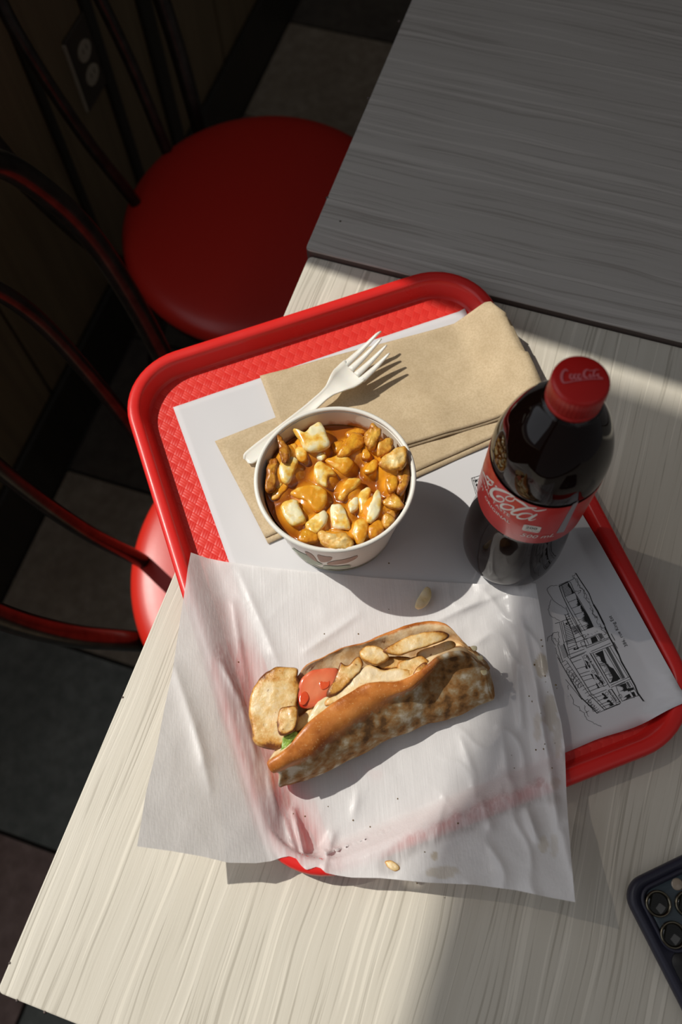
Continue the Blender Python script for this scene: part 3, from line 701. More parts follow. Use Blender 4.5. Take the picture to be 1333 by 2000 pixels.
seg((350, 300), (540, 205), w=6); seg((350, 285), (470, 235), (500, 250), w=6); seg((350, 290), (400, 430), (480, 600), (560, 740), (680, 990), w=8); seg((390, 290), (430, 440), (520, 600), (600, 740), (690, 880), w=5)
seg((500, 245), (560, 390), (640, 520), (740, 700), (800, 830), w=6); seg((650, 880), (800, 825))
for k in range(9): t = k/8; seg((362+60*t, 300+125*t), (470+75*t, 250+130*t), w=6)
for (a, b) in (((425, 440), (555, 385)), ((470, 510), (570, 470)), ((510, 590), (620, 550)), ((550, 670), (650, 640)), ((590, 745), (700, 710)), ((630, 830), (760, 780))): seg(a, b)
spiky(pr, (470, 245), (550, 385), (-10, 60), (-40, 20), 14, 0.3); spiky(pr, (560, 400), (640, 540), (30, 60), (-80, 40), 20); spiky(pr, (640, 540), (745, 710), (-20, 40), (-110, 40), 26); spiky(pr, (745, 710), (800, 830), (-110, 20), (-110, 40), 20, 0.3)
seg((570, 130), (620, 210), (680, 300), (740, 390), (790, 520), (850, 620), (940, 800), (965, 860), w=11)
seg((800, 540), (850, 620), (940, 800), w=20)
wig([(570, 130), (530, 170), (550, 200), (600, 260), (640, 330)], 12); wig([(640, 330), (690, 420), (720, 500), (760, 570), (800, 660), (840, 740), (900, 820), (960, 870)], 22); wig([(560, 200), (620, 300), (690, 380), (740, 480)], 20); wig([(760, 590), (800, 640), (820, 700), (860, 700)], 16); wig([(880, 800), (920, 870), (970, 910), (940, 930)], 14)
wig([(560, 370), (640, 350), (600, 400)], 10); wig([(330, 285), (230, 300), (190, 340), (220, 400), (260, 470), (320, 520), (440, 600)], 6); wig([(250, 470), (210, 600), (230, 680), (360, 750)], 6)
seg((440, 570), (470, 650), w=5); seg((430, 670), (450, 740), (520, 880), w=6)
drawing = pr.done('line_drawing', mat_ink, pm); lab(drawing, 'printed black line drawing of a two-storey roadside building')
pg = Print(cB); pg.poly([(750, 520), (780, 505), (980, 870), (950, 885)]); pg.poly([(665, 355), (695, 345), (720, 400), (695, 415)]); pg.poly([(990, 925), (1015, 915), (1050, 980), (1030, 990)])
pg.done('grey_shading', mat_ink2, pm)
def mat_text(txt, size, p0, p1, name, shear=0.0, col=None):
    a = onmat(*p0); b = onmat(*p1); ex = (b - a); ln = ex.length; ex.normalize(); ey = Vector((-ex.y, ex.x, 0))
    V, F = text2d(txt, 1.0, shear); wd = max(v[0] for v in V); k = ln/wd
    def f(x, y):
        q = a + ex*x*k + ey*y*k*size; return Vector((q.x, q.y, TZ + mat_h(q.x, q.y) + 0.0002))
    P = Print(f); P.tris(V, F); return P.done(name, col or mat_ink, pm)
mat_text('386, rue King Est', 1.0, (1227.5, 1262), (1194.5, 1202), 'address_text')
mat_text('LOUIS  restaurant  & BAR', 1.3, (1183, 1334), (1149, 1279), 'sign_text')
mat_text('menu bar', 1.2, (1207, 1368), (1191, 1348), 'sign_text')
# corner of another framed print, mostly under the bottle
pk = Print(lambda x, y: onmat(1020 + 0*x + (x-1020), y)); 
for o_ in (0, 2.5, 6): pk.line([(921+o_, 934-o_*0.3), (930+o_, 965-o_*0.3), (960+o_, 1060)], 0.8)
pk.line([(921, 934), (960, 922)], 0.9); pk.line([(924, 939), (960, 928)], 0.8); pk.line([(928, 941), (933, 938)], 3); pk.line([(930, 948), (936, 946)], 4)
pk.done('line_drawing', mat_ink, pm)
# red logo on the placemat, seen through the waxed paper
plg = Print(lambda x, y: onmat(x, y))
plg.line([(690, 1494, 5), (682, 1503, 11), (686, 1517, 13), (700, 1520, 8)], 8, 6); plg.line([(713, 1497, 6), (724, 1508, 13), (738, 1517, 15), (743, 1505, 8)], 8, 6); plg.line([(668, 1500, 4), (660, 1508, 8), (668, 1520, 6)], 6, 6)
plg.done('red_logo_print', mat_inkr, pm)

# ------------------------------------------------------------------ napkins
def sheet(name, corners, m_, nu=36, nv=28, hfun=None, thick=0.0006, amp=0.0004, parent=None, cut=None):
    P = [Vector((c.x, c.y, 0)) for c in corners]; V = []; F = []
    for j in range(nv+1):
        for i in range(nu+1):
            a, b = i/nu, j/nv
            p = P[0]*(1-a)*(1-b) + P[1]*a*(1-b) + P[2]*a*b + P[3]*(1-a)*b
            if cut: p = cut(p, a, b)
            h = hfun(p.x, p.y, a, b) + amp*noise.noise(Vector((p.x*40, p.y*40, 1.3)))
            V.append(Vector((p.x, p.y, TZ + h)))
    for j in range(nv):
        for i in range(nu): k = j*(nu+1)+i; F.append((k, k+nu+1, k+nu+2, k+1))
    o = link(name, V, F, m_, parent); s = o.modifiers.new('t', 'SOLIDIFY'); s.thickness = thick; s.offset = -1
    return o
def over(x, y, b0):                      # cloth height over tray base and rim
    h, s = tray_h(x, y)
    if s > 0.0006: return max(0.0215, b0) + min(s*0.05, 0.004)
    e = b0 + max(0.0, min(s + 0.034, 0.027))*0.68
    return max(e, h + 0.0012)
nl = [at(420, 862, .006), at(905, 668, .010), at(1000, 834, .010), at(519, 1050, .006)]
nk2 = sheet('napkin', nl, mat_kraft, hfun=lambda x, y, a, b: over(x, y, 0.0064), thick=0.0007)
tag(nk2, 'brown paper napkin lying underneath, poking out left of the cup', 'napkin', 'brown paper napkins')
nl2 = [at(423, 864, .005), at(905, 668, .009), at(1008, 842, .009), at(524, 1062, .005)]
sheet('lower_ply', nl2, mat_kraft, hfun=lambda x, y, a, b: over(x, y, 0.0054), thick=0.0006, parent=nk2)
nt_ = [at(508, 735, .0075), at(978, 588, .024), at(1064, 768, .026), at(584, 932, .0075)]
def ncut(p, a, b):
    k = max(0.0, (a - 0.93)/0.07)*max(0.0, (0.22 - b)/0.22); return p - TU*0.010*k*1.0 - TV*0.002*k
def ntop(x, y, a, b):
    h = over(x, y, 0.0080)
    h += 0.0045*smooth(0.72, 1.0, a) + 0.0008*math.sin(b*7 + a*3) + 0.0012*math.exp(-((a-0.60)/0.05)**2)*b
    return h
nk1 = sheet('napkin', nt_, mat_kraft, 48, 36, ntop, 0.0009, cut=ncut, amp=0.0007)
tag(nk1, 'brown paper napkin on top, under the fork and over the tray rim', 'napkin', 'brown paper napkins')
nl3 = [at(512, 740, .0065), at(976, 592, .023), at(1062, 774, .025), at(588, 938, .0065)]
sheet('lower_ply', nl3, mat_kraft, 40, 30, lambda x, y, a, b: ntop(x, y, a, b) - 0.0013, 0.0005, parent=nk1, cut=ncut)

# ------------------------------------------------------------------ fork
fa = at(481, 899, 0.0105); fb = at(752, 668, 0.0300)
fdir = Vector((fb.x-fa.x, fb.y-fa.y, 0)); FL = fdir.length; fdir.normalize(); fs = Vector((fdir.y, -fdir.x, 0))
HW = [(0, 0.0020), (0.012, 0.0046), (0.03, 0.0056), (0.10, 0.0058), (0.25, 0.0052), (0.42, 0.0040), (0.55, 0.0036), (0.60, 0.0046), (0.66, 0.0085), (0.70, 0.0108), (0.745, 0.0117), (0.78, 0.0118)]
HZ = [(0, 0.0100), (0.2, 0.0118), (0.45, 0.0160), (0.58, 0.0195), (0.66, 0.0200), (0.72, 0.0188), (0.78, 0.0195), (0.86, 0.0225), (0.93, 0.0262), (1.0, 0.0305)]
fork = thing('plastic_fork', 'white disposable plastic fork resting on the brown napkins', 'fork', (fa.x, fa.y, TZ+0.010))
fc = Vector((fa.x, fa.y, TZ))
V = []; F = []; NL, NC = 60, 8
for i in range(NL+1):
    t = 0.78*i/NL; hw = interp(HW, t); z = interp(HZ, t); bowl = smooth(0.58, 0.70, t)
    for k in range(NC+1):
        x = -1 + 2*k/NC; dish = (0.0026*bowl + 0.0005)*(x*x) + (0.0006 if abs(x) > 0.8 else 0)
        V.append(fc + fdir*FL*t + fs*hw*x + Vector((0, 0, z + dish)))
for i in range(NL):
    for k in range(NC): a = i*(NC+1)+k; F.append((a, a+1, a+NC+2, a+NC+1))
hd = link('handle_and_head', V, F, mat_fork, fork); s = hd.modifiers.new('t', 'SOLIDIFY'); s.thickness = 0.0013; s.offset = -1
for k, (xc, xt, lt, zt) in enumerate(((-0.0095, -0.0092, 1.03, 0.0), (-0.0033, -0.0040, 1.0, 0.0), (0.0033, 0.0030, 0.995, 0.0), (0.0095, 0.0094, 0.975, 0.0))):
    V = []; F = []; n = 16
    for i in range(n+1):
        t = i/n; tt = 0.77 + (lt-0.77)*t; hw = 0.0023*(1-t)**0.7*0.9 + 0.0006; x = xc + (xt-xc)*t; z = interp(HZ, tt) + 0.0018*(1-t)
        for (dx, dz) in ((-1, 0), (0, 0.25), (1, 0), (1, -1.0), (-1, -1.0)):
            V.append(fc + fdir*FL*tt + fs*(x + dx*hw) + Vector((0, 0, z + dz*0.0013*(1-0.4*t))))
    for i in range(n):
        for j in range(5): F.append((i*5+j, i*5+(j+1) % 5, (i+1)*5+(j+1) % 5, (i+1)*5+j))
    F.append((0, 1, 2, 3, 4)); F.append(tuple(range(n*5, n*5+5))[::-1]); fix(link('tine', V, F, mat_fork, fork))

# ------------------------------------------------------------------ cup of poutine
CC = Vector((-0.0022, 0.2637, 0)); CB = 0.0052; CT = 0.0765
RB, RT = 0.0410, 0.0520
def cup_r(z): return RB + (RT-RB)*clamp((z-CB)/(CT-CB))
cup = thing('paper_cup', 'white paper takeaway cup of poutine standing on the placemat', 'cup', (CC.x, CC.y, TZ+CB))
wall_o = [(RB-0.0008, CB), (RB, CB+0.001), (RB+0.0003, CB+0.004), (RT-0.0004, CT-0.004), (RT, CT-0.002)]
co = lathe('body', [(0, CB+0.002)] + [(RB-0.002, CB+0.002)] + wall_o + [(RT-0.0010, CT-0.002), (RB-0.0018, CB+0.004), (0, CB+0.004)], mat_cup, cup, 96, CC + Vector((0, 0, TZ)))
lathe('liner', [(RB-0.0022, CB+0.005), (RT-0.0012, CT-0.002)], mat_cupin, cup, 96, CC + Vector((0, 0, TZ)))
rimp = [(RT+0.0005 + 0.0016*math.cos(a), CT + 0.0016*math.sin(a)) for a in [PI*2*k/12 for k in range(13)]]
lathe('rolled_rim', rimp, mat_cup, cup, 96, CC + Vector((0, 0, TZ)), mod=lambda a, z: 1 + 0.004*math.sin(a*2+1), caps=False)
def hit_rev(px, py, c, rf, z0, z1, axis_dx=(0, 0), off=0.0002):
    """first point where the view line meets a surface of revolution"""
    d = ray(px, py); best = None; N_ = 400
    for i in range(N_+1):
        z = z1 + (z0 - z1)*i/N_; t = (z - CAM_H)/d.z; x = d.x*t - (c.x + axis_dx[0]*z); y = d.y*t - (c.y + axis_dx[1]*z)
        r = math.hypot(x, y); R = rf(z) + off
        if r <= R and prev is not None and prev[0] > 0:
            f_ = prev[0]/(prev[0] + (R - r)); zz = prev[1] + (z - prev[1])*f_; t = (zz-CAM_H)/d.z
            return Vector((d.x*t, d.y*t, TZ + zz))
        prev = (r - R, z)
    z = (z0+z1)/2; t = (z-CAM_H)/d.z; x = d.x*t - c.x; y = d.y*t - c.y; r = math.hypot(x, y); R = rf(z)+off
    return Vector((c.x + x*R/r, c.y + y*R/r, TZ + z))
prev = None
def on_cup(x, y):
    global prev
    prev = None
    return hit_rev(560 + .165*x, 1030 + .165*y, CC, cup_r, CB, CT-0.003, off=0.0003)
def print_cup(name, poly, m_):
    P = Print(on_cup); pts = poly; c = sum((Vector(p) for p in pts), Vector((0, 0)))/len(pts)
    L_ = catmull([Vector((*p, 0)) for p in pts], 3, True)
    for i in range(len(L_)):
        a = L_[i]; b = L_[(i+1) % len(L_)]
        for (s0, s1) in ((1, .66), (.66, .33)):
            P.poly([(c.x+(a.x-c.x)*s0, c.y+(a.y-c.y)*s0), (c.x+(b.x-c.x)*s0, c.y+(b.y-c.y)*s0), (c.x+(b.x-c.x)*s1, c.y+(b.y-c.y)*s1), (c.x+(a.x-c.x)*s1, c.y+(a.y-c.y)*s1)])
        P.poly([(c.x+(a.x-c.x)*.33, c.y+(a.y-c.y)*.33), (c.x+(b.x-c.x)*.33, c.y+(b.y-c.y)*.33), (c.x, c.y)])
    P.done(name, m_, cup)
print_cup('printed_leaf', [(60, 250), (150, 290), (260, 340), (350, 400), (430, 445), (330, 440), (200, 400), (110, 330)], mat_pgreen)
print_cup('printed_bean', [(215, 285), (300, 320), (360, 400), (330, 395), (260, 345)], mat_pbrown)
print_cup('printed_bean', [(365, 325), (450, 345), (540, 355), (520, 395), (470, 412), (410, 412), (380, 380)], mat_pbrown)
print_cup('printed_bean', [(485, 425), (560, 400), (660, 385), (760, 360), (830, 335), (843, 350), (800, 385), (700, 425), (560, 445), (490, 443)], mat_pbrown)
print_cup('printed_label', [(447, 455), (600, 462), (745, 448), (745, 478), (600, 492), (447, 488)], mat_pgreen)
lathe('printed_band', [(cup_r(z)+0.0003, z) for z in (CB+0.0035, CB+0.0060)], mat_pdk, cup, 96, CC + Vector((0, 0, TZ)))
# clear the end caps of the open bands
for nm in ('liner', 'printed_band'):
    o = bpy.data.objects[nm]; bm = bmesh.new(); bm.from_mesh(o.data)
    bmesh.ops.delete(bm, geom=[f for f in bm.faces if len(f.verts) > 4], context='FACES')
    if nm == 'liner': bmesh.ops.reverse_faces(bm, faces=bm.faces)
    bm.to_mesh(o.data); bm.free()

K = 0.2700
def cpx(x, y, h): return at(480 + K*x, 640 + K*y, h)
GZ = 0.0645
items = []      # (x, y, radius, top) used to let the gravy climb
def lump(kind, pts, h, thick, m_, label, grp, amp=0.0007, dome=0.5, hs=None, seed=0):
    L_ = [cpx(x, y, h + (hs(x, y) if hs else 0)) for x, y in pts]
    o = pillow(kind, L_, thick, m_, bulge=1.0, amp=amp, scale=170, dome=dome*0.62, seed=seed)
    tag(o, label, 'cheese' if kind == 'cheese_curd' else 'fry', grp)
    c = sum(L_, Vector())/len(L_); r = sum((p-c).length for p in L_)/len(L_)
    items.append((c.x, c.y, r, h)); return o
GC = 'cheese curds in the poutine'; GF = 'fries in the poutine'
P0, P1, P2 = mat_curd
curds = [
 ([(340,742),(385,752),(430,758),(480,715),(535,694),(562,712),(590,780),(616,850),(560,888),(470,902),(425,885),(385,812)], .0730, .0065, P0, 'largest pale cheese curd at the back left of the cup'),
 ([(325,850),(372,845),(385,935),(345,938),(318,900)], .0675, .005, P1, 'small amber curd just below the largest pale one'),
 ([(368,885),(408,862),(442,900),(438,962),(395,975),(362,930)], .0690, .005, P1, 'rounded yellow curd right of the small amber one'),
 ([(240,1010),(262,970),(320,938),(378,955),(372,1000),(350,1050),(310,1128),(262,1115),(243,1060)], .0700, .0060, P0, 'white oblong curd near the left rim'),
 ([(215,1135),(252,1108),(270,1135),(228,1168)], .0665, .004, P0, 'tiny white curd chip below the left oblong one'),
 ([(188,1245),(205,1190),(260,1130),(305,1130),(290,1185),(235,1240)], .0660, .005, P2, 'amber gravy-covered curd at the far left'),
 ([(252,1290),(300,1252),(368,1248),(400,1310),(438,1400),(400,1425),(350,1442),(300,1408),(268,1345)], .0715, .0065, P0, 'blocky pale curd at the lower left of the cup'),
 ([(432,1425),(470,1390),(520,1350),(578,1322),(592,1400),(530,1490),(490,1502),(450,1475)], .0705, .0060, P0, 'wedge-shaped pale curd at the cup front'),
 ([(612,1300),(650,1283),(690,1285),(730,1350),(762,1450),(700,1462),(632,1442)], .0700, .0065, P0, 'squarish pale curd right of the wedge-shaped one'),
 ([(742,1282),(775,1240),(808,1228),(822,1262),(810,1312),(762,1342)], .0695, .0045, P0, 'small three-sided pale curd in the centre right'),
 ([(820,1210),(870,1160),(905,1170),(890,1240),(882,1335),(842,1352),(818,1300)], .0690, .0055, P1, 'upright yellow curd left of the tall white one'),
 ([(918,1235),(938,1195),(962,1178),(985,1230),(978,1320),(950,1380),(910,1418),(872,1402),(888,1325),(892,1300)], .0735, .0055, P0, 'tall narrow white curd at the right'),
 ([(495,1005),(540,968),(590,1000),(658,1058),(600,1085),(588,1150),(550,1140),(505,1110)], .0700, .0055, P1, 'yellow and white angular curd in the middle'),
 ([(575,965),(640,935),(700,925),(760,945),(785,975),(770,1020),(715,1062),(660,1030)], .0700, .0060, P2, 'broad amber curd behind the middle one'),
 ([(512,935),(555,912),(585,935),(548,962)], .0675, .004, P0, 'small whitish curd between the largest and the middle one'),
 ([(670,1235),(700,1160),(735,1105),(790,1095),(842,1108),(800,1160),(745,1205),(700,1252)], .0695, .0055, P1, 'slanting yellow curd right of the centre'),
 ([(325,1195),(420,1145),(500,1140),(575,1175),(595,1235),(565,1310),(505,1335),(445,1265),(370,1235)], .0690, .0060, P2, 'big gravy-covered curd left of the centre'),
 ([(780,1425),(812,1392),(845,1382),(885,1400),(888,1470),(850,1562),(800,1572),(778,1500)], .0710, .0060, P1, 'yellow oblong curd at the front rim'),
]
for k, (pts, h, th, mm, lb) in enumerate(curds): lump('cheese_curd', pts, h, th, mm, lb, GC, seed=k+1)
fries = [
 ([(218,772),(245,785),(275,820),(308,870),(318,940),(300,985),(262,985),(250,930),(238,850)], .0745, .0050, mat_fry_d, 'dark curled fry standing against the left rim', .0011),
 ([(165,960),(200,952),(238,955),(232,1010),(218,1110),(205,1180),(150,1185),(152,1060)], .0700, .0060, mat_fry_d, 'long brown fry pressed to the inner left wall', .0010),
 ([(655,935),(700,860),(765,768),(810,768),(855,795),(862,850),(790,900),(710,945)], .0715, .0070, mat_fry_g, 'thick gravy-glazed fry pointing to the back right', .0007),
 ([(858,785),(885,740),(915,700),(955,715),(988,742),(975,800),(955,850),(900,885),(868,850)], .0770, .0065, mat_fry, 'crisp golden fry sticking up at the back right', .0012),
 ([(952,850),(1000,815),(1062,802),(1072,862),(1020,915),(962,930)], .0760, .0055, mat_fry, 'curled golden fry end beside the right rim', .0012),
 ([(958,985),(1000,940),(1070,885),(1150,862),(1176,900),(1165,960),(1148,1022),(1080,1030),(1020,1025),(970,1010)], .0805, .0060, mat_fry_p, 'pale crispy fry resting on the right rim', .0012),
 ([(855,1040),(890,990),(935,955),(965,975),(940,1040),(880,1065)], .0720, .0050, mat_fry_g, 'short amber fry left of the pale crispy one', .0006),
 ([(1015,1100),(1040,1060),(1080,1048),(1108,1110),(1092,1190),(1040,1200),(1015,1150)], .0725, .0060, mat_fry_g, 'rounded golden fry end below the pale crispy one', .0008),
 ([(1100,1160),(1130,1080),(1168,1000),(1188,1020),(1182,1120),(1140,1205),(1105,1215)], .0735, .0050, mat_fry_d, 'dark fry wedged along the right wall', .0011),
 ([(995,1270),(1030,1225),(1082,1205),(1120,1250),(1148,1305),(1050,1312)], .0735, .0050, mat_fry, 'three-cornered golden fry at the right', .0009),
 ([(982,1385),(1005,1355),(1040,1348),(1078,1390),(1050,1430),(1015,1455),(990,1435)], .0735, .0060, mat_fry, 'stubby orange fry end near the right front', .0008),
 ([(885,1455),(920,1420),(965,1395),(1004,1420),(1000,1475),(950,1520),(900,1525)], .0725, .0060, mat_fry_g, 'glazed fry end just left of the stubby one', .0006),
 ([(520,1505),(560,1480),(620,1492),(700,1482),(750,1515),(785,1555),(765,1605),(700,1612),(620,1600),(555,1570)], .0765, .0060, mat_fry_p, 'pale crunchy fry leaning on the front rim', .0014),
 ([(375,1535),(400,1470),(450,1460),(520,1500),(528,1550),(450,1562),(400,1555)], .0715, .0060, mat_fry_g, 'amber glazed fry at the front left', .0006),
 ([(720,765),(790,735),(860,745),(870,775),(800,790),(740,805)], .0680, .0050, mat_fry_g, 'fry under gravy at the back of the cup', .0006),
 ([(620,850),(690,820),(740,850),(690,905),(640,900)], .0665, .0050, mat_fry_g, 'short fry sunk in gravy behind the thick glazed one', .0006),
 ([(840,900),(880,880),(910,930),(890,960),(840,950)], .0690, .0050, mat_fry_g, 'small glazed fry end between the two golden ones', .0006),
 ([(1030,1330),(1075,1320),(1085,1370),(1050,1395),(1015,1360)], .0690, .0050, mat_fry_d, 'dark fry end behind the stubby orange one', .0008),
 ([(1095,1065),(1140,1030),(1150,1100),(1115,1150)], .0735, .0050, mat_fry_d, 'brown fry tip below the pale crispy fry', .0010),
]
for k, (pts, h, th, mm, lb, am) in enumerate(fries): lump('french_fry', pts, h, th, mm, lb, GF, amp=am, seed=40+k, dome=0.55)
# gravy pool climbing over what lies in it
V = []; F = []; LT = []; NRr, NA = 60, 120
rg = cup_r(GZ) - 0.0021
def grav(x, y):
    h = 0; 
    for (ix, iy, r, top) in items:
        d = math.hypot(x-ix, y-iy)/r; h = max(h, (top + 0.0012 - GZ)*math.exp(-(d*0.82)**4))
    return h
for i in range(NRr+1):
    for k in range(NA):
        r = rg*i/NRr; a = 2*PI*k/NA; x = CC.x + r*math.cos(a); y = CC.y + r*math.sin(a)
        h = grav(x, y)*0.93; h *= smooth(1.02, 0.86, r/rg)
        back = smooth(0.2, 1.0, ((x-CC.x)*0.15 + (y-CC.y))/rg)
        z = GZ - 0.004*back + h + 0.0006*noise.noise(Vector((x*90, y*90, 2)))
        if i == NRr: z += 0.0012
        V.append(Vector((x, y, TZ+z))); LT.append(clamp(h/0.0075))
for i in range(NRr):
    for k in range(NA): F.append((i*NA+k, i*NA+(k+1) % NA, (i+1)*NA+(k+1) % NA, (i+1)*NA+k))
b0 = len(V)
for k in range(NA): a = 2*PI*k/NA; r = cup_r(GZ-0.006)-0.0028; V.append(Vector((CC.x+r*math.cos(a), CC.y+r*math.sin(a), TZ+GZ-0.006))); LT.append(0)
for k in range(NA): F.append((NRr*NA+k, NRr*NA+(k+1) % NA, b0+(k+1) % NA, b0+k))
gv = link('gravy', V, F, mat_gravy, attrs={'lift': LT}); tag(gv, 'glossy brown gravy filling the paper cup around curds and fries', 'gravy', kind='stuff')

# ------------------------------------------------------------------ bottle
BC = Vector((0.1172, 0.2296, 0)); BDX = (0.0320, 0.0098)      # foot on the placemat, leaning very slightly
BZ0 = 0.0048
BP = [(0.0, 0.006), (0.012, 0.0055), (0.020, 0.0050), (0.0265, 0.0055), (0.0310, 0.0105), (0.0342, 0.020), (0.0352, 0.034), (0.0350, 0.046), (0.0342, 0.060), (0.0325, 0.075), (0.0312, 0.086), (0.0310, 0.092), (0.0322, 0.096),
      (0.0335, 0.098), (0.0335, 0.151), (0.0342, 0.1525), (0.0345, 0.160), (0.0335, 0.170), (0.0308, 0.181), (0.0262, 0.192), (0.0205, 0.2015), (0.0160, 0.208), (0.0138, 0.213), (0.0132, 0.219)]
def bprof(z): return interp([(b, a) for a, b in BP], z)
axis = Vector((BDX[0], BDX[1], 1)).normalized()
bc0 = BC + Vector((0, 0, TZ))
bottle = thing('soda_bottle', 'plastic cola bottle with red cap and red label on the tray', 'bottle', (BC.x, BC.y, TZ+BZ0))
def facet(a, z):                                  # moulded petals on the lower bulge and panels on the shoulder
    if z < 0.014: return 1 - 0.05*abs(math.sin(a*2.5))*(1 - z/0.014)
    if 0.155 < z < 0.195: return 1 - 0.012*(0.5+0.5*math.cos(a*8))*math.sin((z-0.155)/0.04*PI)
    return 1.0
prof_s = [(r, z) for (z, r) in [(p.y, p.x) for p in catmull([Vector((r, z, 0)) for r, z in BP[3:]], 4)]]
bp_full = [(0.0, 0.0065), (0.012, 0.0060), (0.020, 0.0055)] + prof_s
cola = [(max(r-0.0007, 0), z + (0.0008 if z < 0.01 else 0)) for r, z in bp_full if z < 0.2190]
lathe('cola', cola + [(0.0, cola[-1][1])], mat_cola, bottle, 96, bc0, axis, mod=facet)
LBR = 0.0340
def open_band(name, prof, m_, parent, **k):
    o = lathe(name, prof, m_, parent, 96, bc0, axis, **k); bm = bmesh.new(); bm.from_mesh(o.data)
    bmesh.ops.delete(bm, geom=[f for f in bm.faces if len(f.verts) > 4], context='FACES'); bm.to_mesh(o.data); bm.free(); return o
lb_ = open_band('label', [(LBR-0.0002, 0.0985), (LBR, 0.0990), (LBR, 0.1500), (LBR-0.0002, 0.1505)], mat_label, bottle); lab(lb_, 'red paper label with white script lettering')
def on_lab(px, py):
    global prev
    prev = None
    return hit_rev(px, py, BC, lambda z: LBR, 0.09, 0.156, BDX, off=0.00015)
cD = lambda x, y: on_lab(920 + .15*x, 930 + .15*y)
ps = Print(cD)
def st(pts): ps.line([(p[0], p[1], p[2]*1.3) for p in pts], 10, 6)
st([(575, 280, 10), (520, 240, 14), (450, 205, 22), (370, 175, 26), (310, 165, 30), (272, 190, 34), (268, 235, 30), (300, 285, 22), (350, 325, 14), (400, 335, 12), (430, 318, 14), (425, 288, 12), (390, 265, 14), (350, 262, 22), (335, 270, 18)])
st([(545, 272, 10), (500, 262, 12), (462, 275, 12), (460, 300, 12), (500, 325, 12), (550, 322, 12), (575, 295, 12), (620, 320, 18), (680, 355, 22), (740, 400, 16), (770, 412, 10)])
st([(440, 365, 18), (405, 372, 26), (395, 398, 24), (430, 425, 16), (490, 438, 12), (545, 430, 18), (558, 408, 18), (535, 388, 12), (490, 372, 10), (440, 364, 14)])
st([(860, 418, 10), (760, 415, 18), (650, 430, 24), (570, 450, 24), (528, 475, 20), (550, 497, 18), (600, 502, 12), (640, 500, 8)])
st([(800, 430, 8), (850, 452, 12), (920, 448, 12), (990, 434, 5)])
st([(805, 498, 8), (740, 484, 12), (665, 490, 18), (615, 512, 22), (608, 536, 20), (650, 555, 14), (710, 556, 10), (770, 538, 9), (808, 508, 8)])
st([(868, 496, 14), (825, 520, 22), (775, 552, 22), (758, 570, 14), (795, 576, 8), (850, 556, 4)])
ps.line([(318, 122, 8), (330, 132, 18), (342, 142, 8)], 10)
st([(205, -10, 10), (225, 20, 16), (248, 45, 12), (290, 78, 14), (300, 92, 8)])
st([(245, 60, 8), (222, 70, 14), (230, 95, 18), (262, 118, 12), (285, 108, 8), (270, 78, 8)])
st([(160, -60, 14), (185, 0, 10), (205, 60, 8), (222, 120, 8), (235, 165, 5)])
ps.done('script_lettering', mat_white_ink, lb_)
def cyl_text(txt, th0, z0, size, name, m_=mat_white_ink, shear=0.0, par=None, ex=0.0003):
    V, F = text2d(txt, size, shear); R = LBR + ex
    def f(x, y):
        a = th0 + x/LBR; z = z0 + y; return Vector((BC.x + BDX[0]*z + R*math.cos(a), BC.y + BDX[1]*z + R*math.sin(a), TZ+z))
    P = Print(f); P.tris(V, F); return P.done(name, m_, par or lb_)
def th_of(px, py):
    p = on_lab(px, py); z = p.z - TZ; return math.atan2(p.y-BC.y-BDX[1]*z, p.x-BC.x-BDX[0]*z), z
t_end, z_end = th_of(1005, 1015); t_e2, z_e2 = th_of(1001, 1020)
cyl_text('ORIGINAL  TASTE', t_end - 0.0430/LBR, z_end, 0.0050, 'taste_text'); cyl_text('GOÛT  ORIGINAL', t_e2 - 0.0410/LBR, z_e2-0.0034, 0.0050, 'taste_text')
t5, z5 = th_of(1016, 1044); cyl_text('500 mL', t5, z5-0.0012, 0.0068, 'volume_text', shear=0.25)
tb, zb = th_of(1039, 1033)
P_ = Print(lambda x, y: Vector((BC.x + BDX[0]*(zb+y) + (LBR+.0003)*math.cos(tb + x/LBR), BC.y + BDX[1]*(zb+y) + (LBR+.0003)*math.sin(tb + x/LBR), TZ+zb+y)))
rr_ = rrect(0.0052, 0.0044, 0.0015, 4); 
for i in range(len(rr_)): P_.poly([(0, 0), rr_[i], rr_[(i+1) % len(rr_)]])
P_.done('calorie_badge', mat_white_ink, lb_)
cyl_text('200', tb-0.0038/LBR, zb+0.0000, 0.0046, 'badge_text', mat_ink, ex=0.0005); cyl_text('CAL / BOTTLE', tb-0.0036/LBR, zb-0.0026, 0.0015, 'badge_text', mat_ink, ex=0.0005)
pq = Print(lambda x, y: on_lab(x, y)); 
for i in range(8):
    a, b = i/8, (i+1)/8; pq.poly([(1120-33*a, 985+57*a), (1120-33*b, 985+57*b), (1131-29*b, 979+60*b), (1131-29*a, 979+60*a)])
pq.done('nutrition_panel', mat_grey_ink, lb_)
# neck ring, cap
cz = 0.2165
lathe('neck_ring', [(0.0136, 0.2105), (0.0160, 0.2112), (0.0160, 0.2122), (0.0136, 0.2130)], mat_pet, bottle, 48, bc0, axis)
lathe('tamper_band', [(0.0140, 0.2135), (0.0148, 0.2136), (0.0149, 0.2165), (0.0140, 0.2168)], mat_cap, bottle, 60, bc0, axis)
cap = lathe('cap', [(0.0141, 0.2172), (0.0149, 0.2173), (0.0149, 0.2290), (0.0144, 0.2305), (0.0130, 0.2312), (0.0, 0.2313)], mat_cap, bottle, 160, bc0, axis, mod=lambda a, z: 1 - (0.022*(0.5+0.5*math.cos(a*40)) if z < 0.2295 else 0))
def on_cap(px, py): 
    p = at(px, py, 0.2312); d = p - (bc0 + axis*0.2312/axis.z); h = 0.2315 - (d.x*axis.x + d.y*axis.y)/axis.z; return at(px, py, h + 0.0001)
cE = lambda x, y: on_cap(1050 + .12*x, 680 + .12*y)
pc = Print(cE)
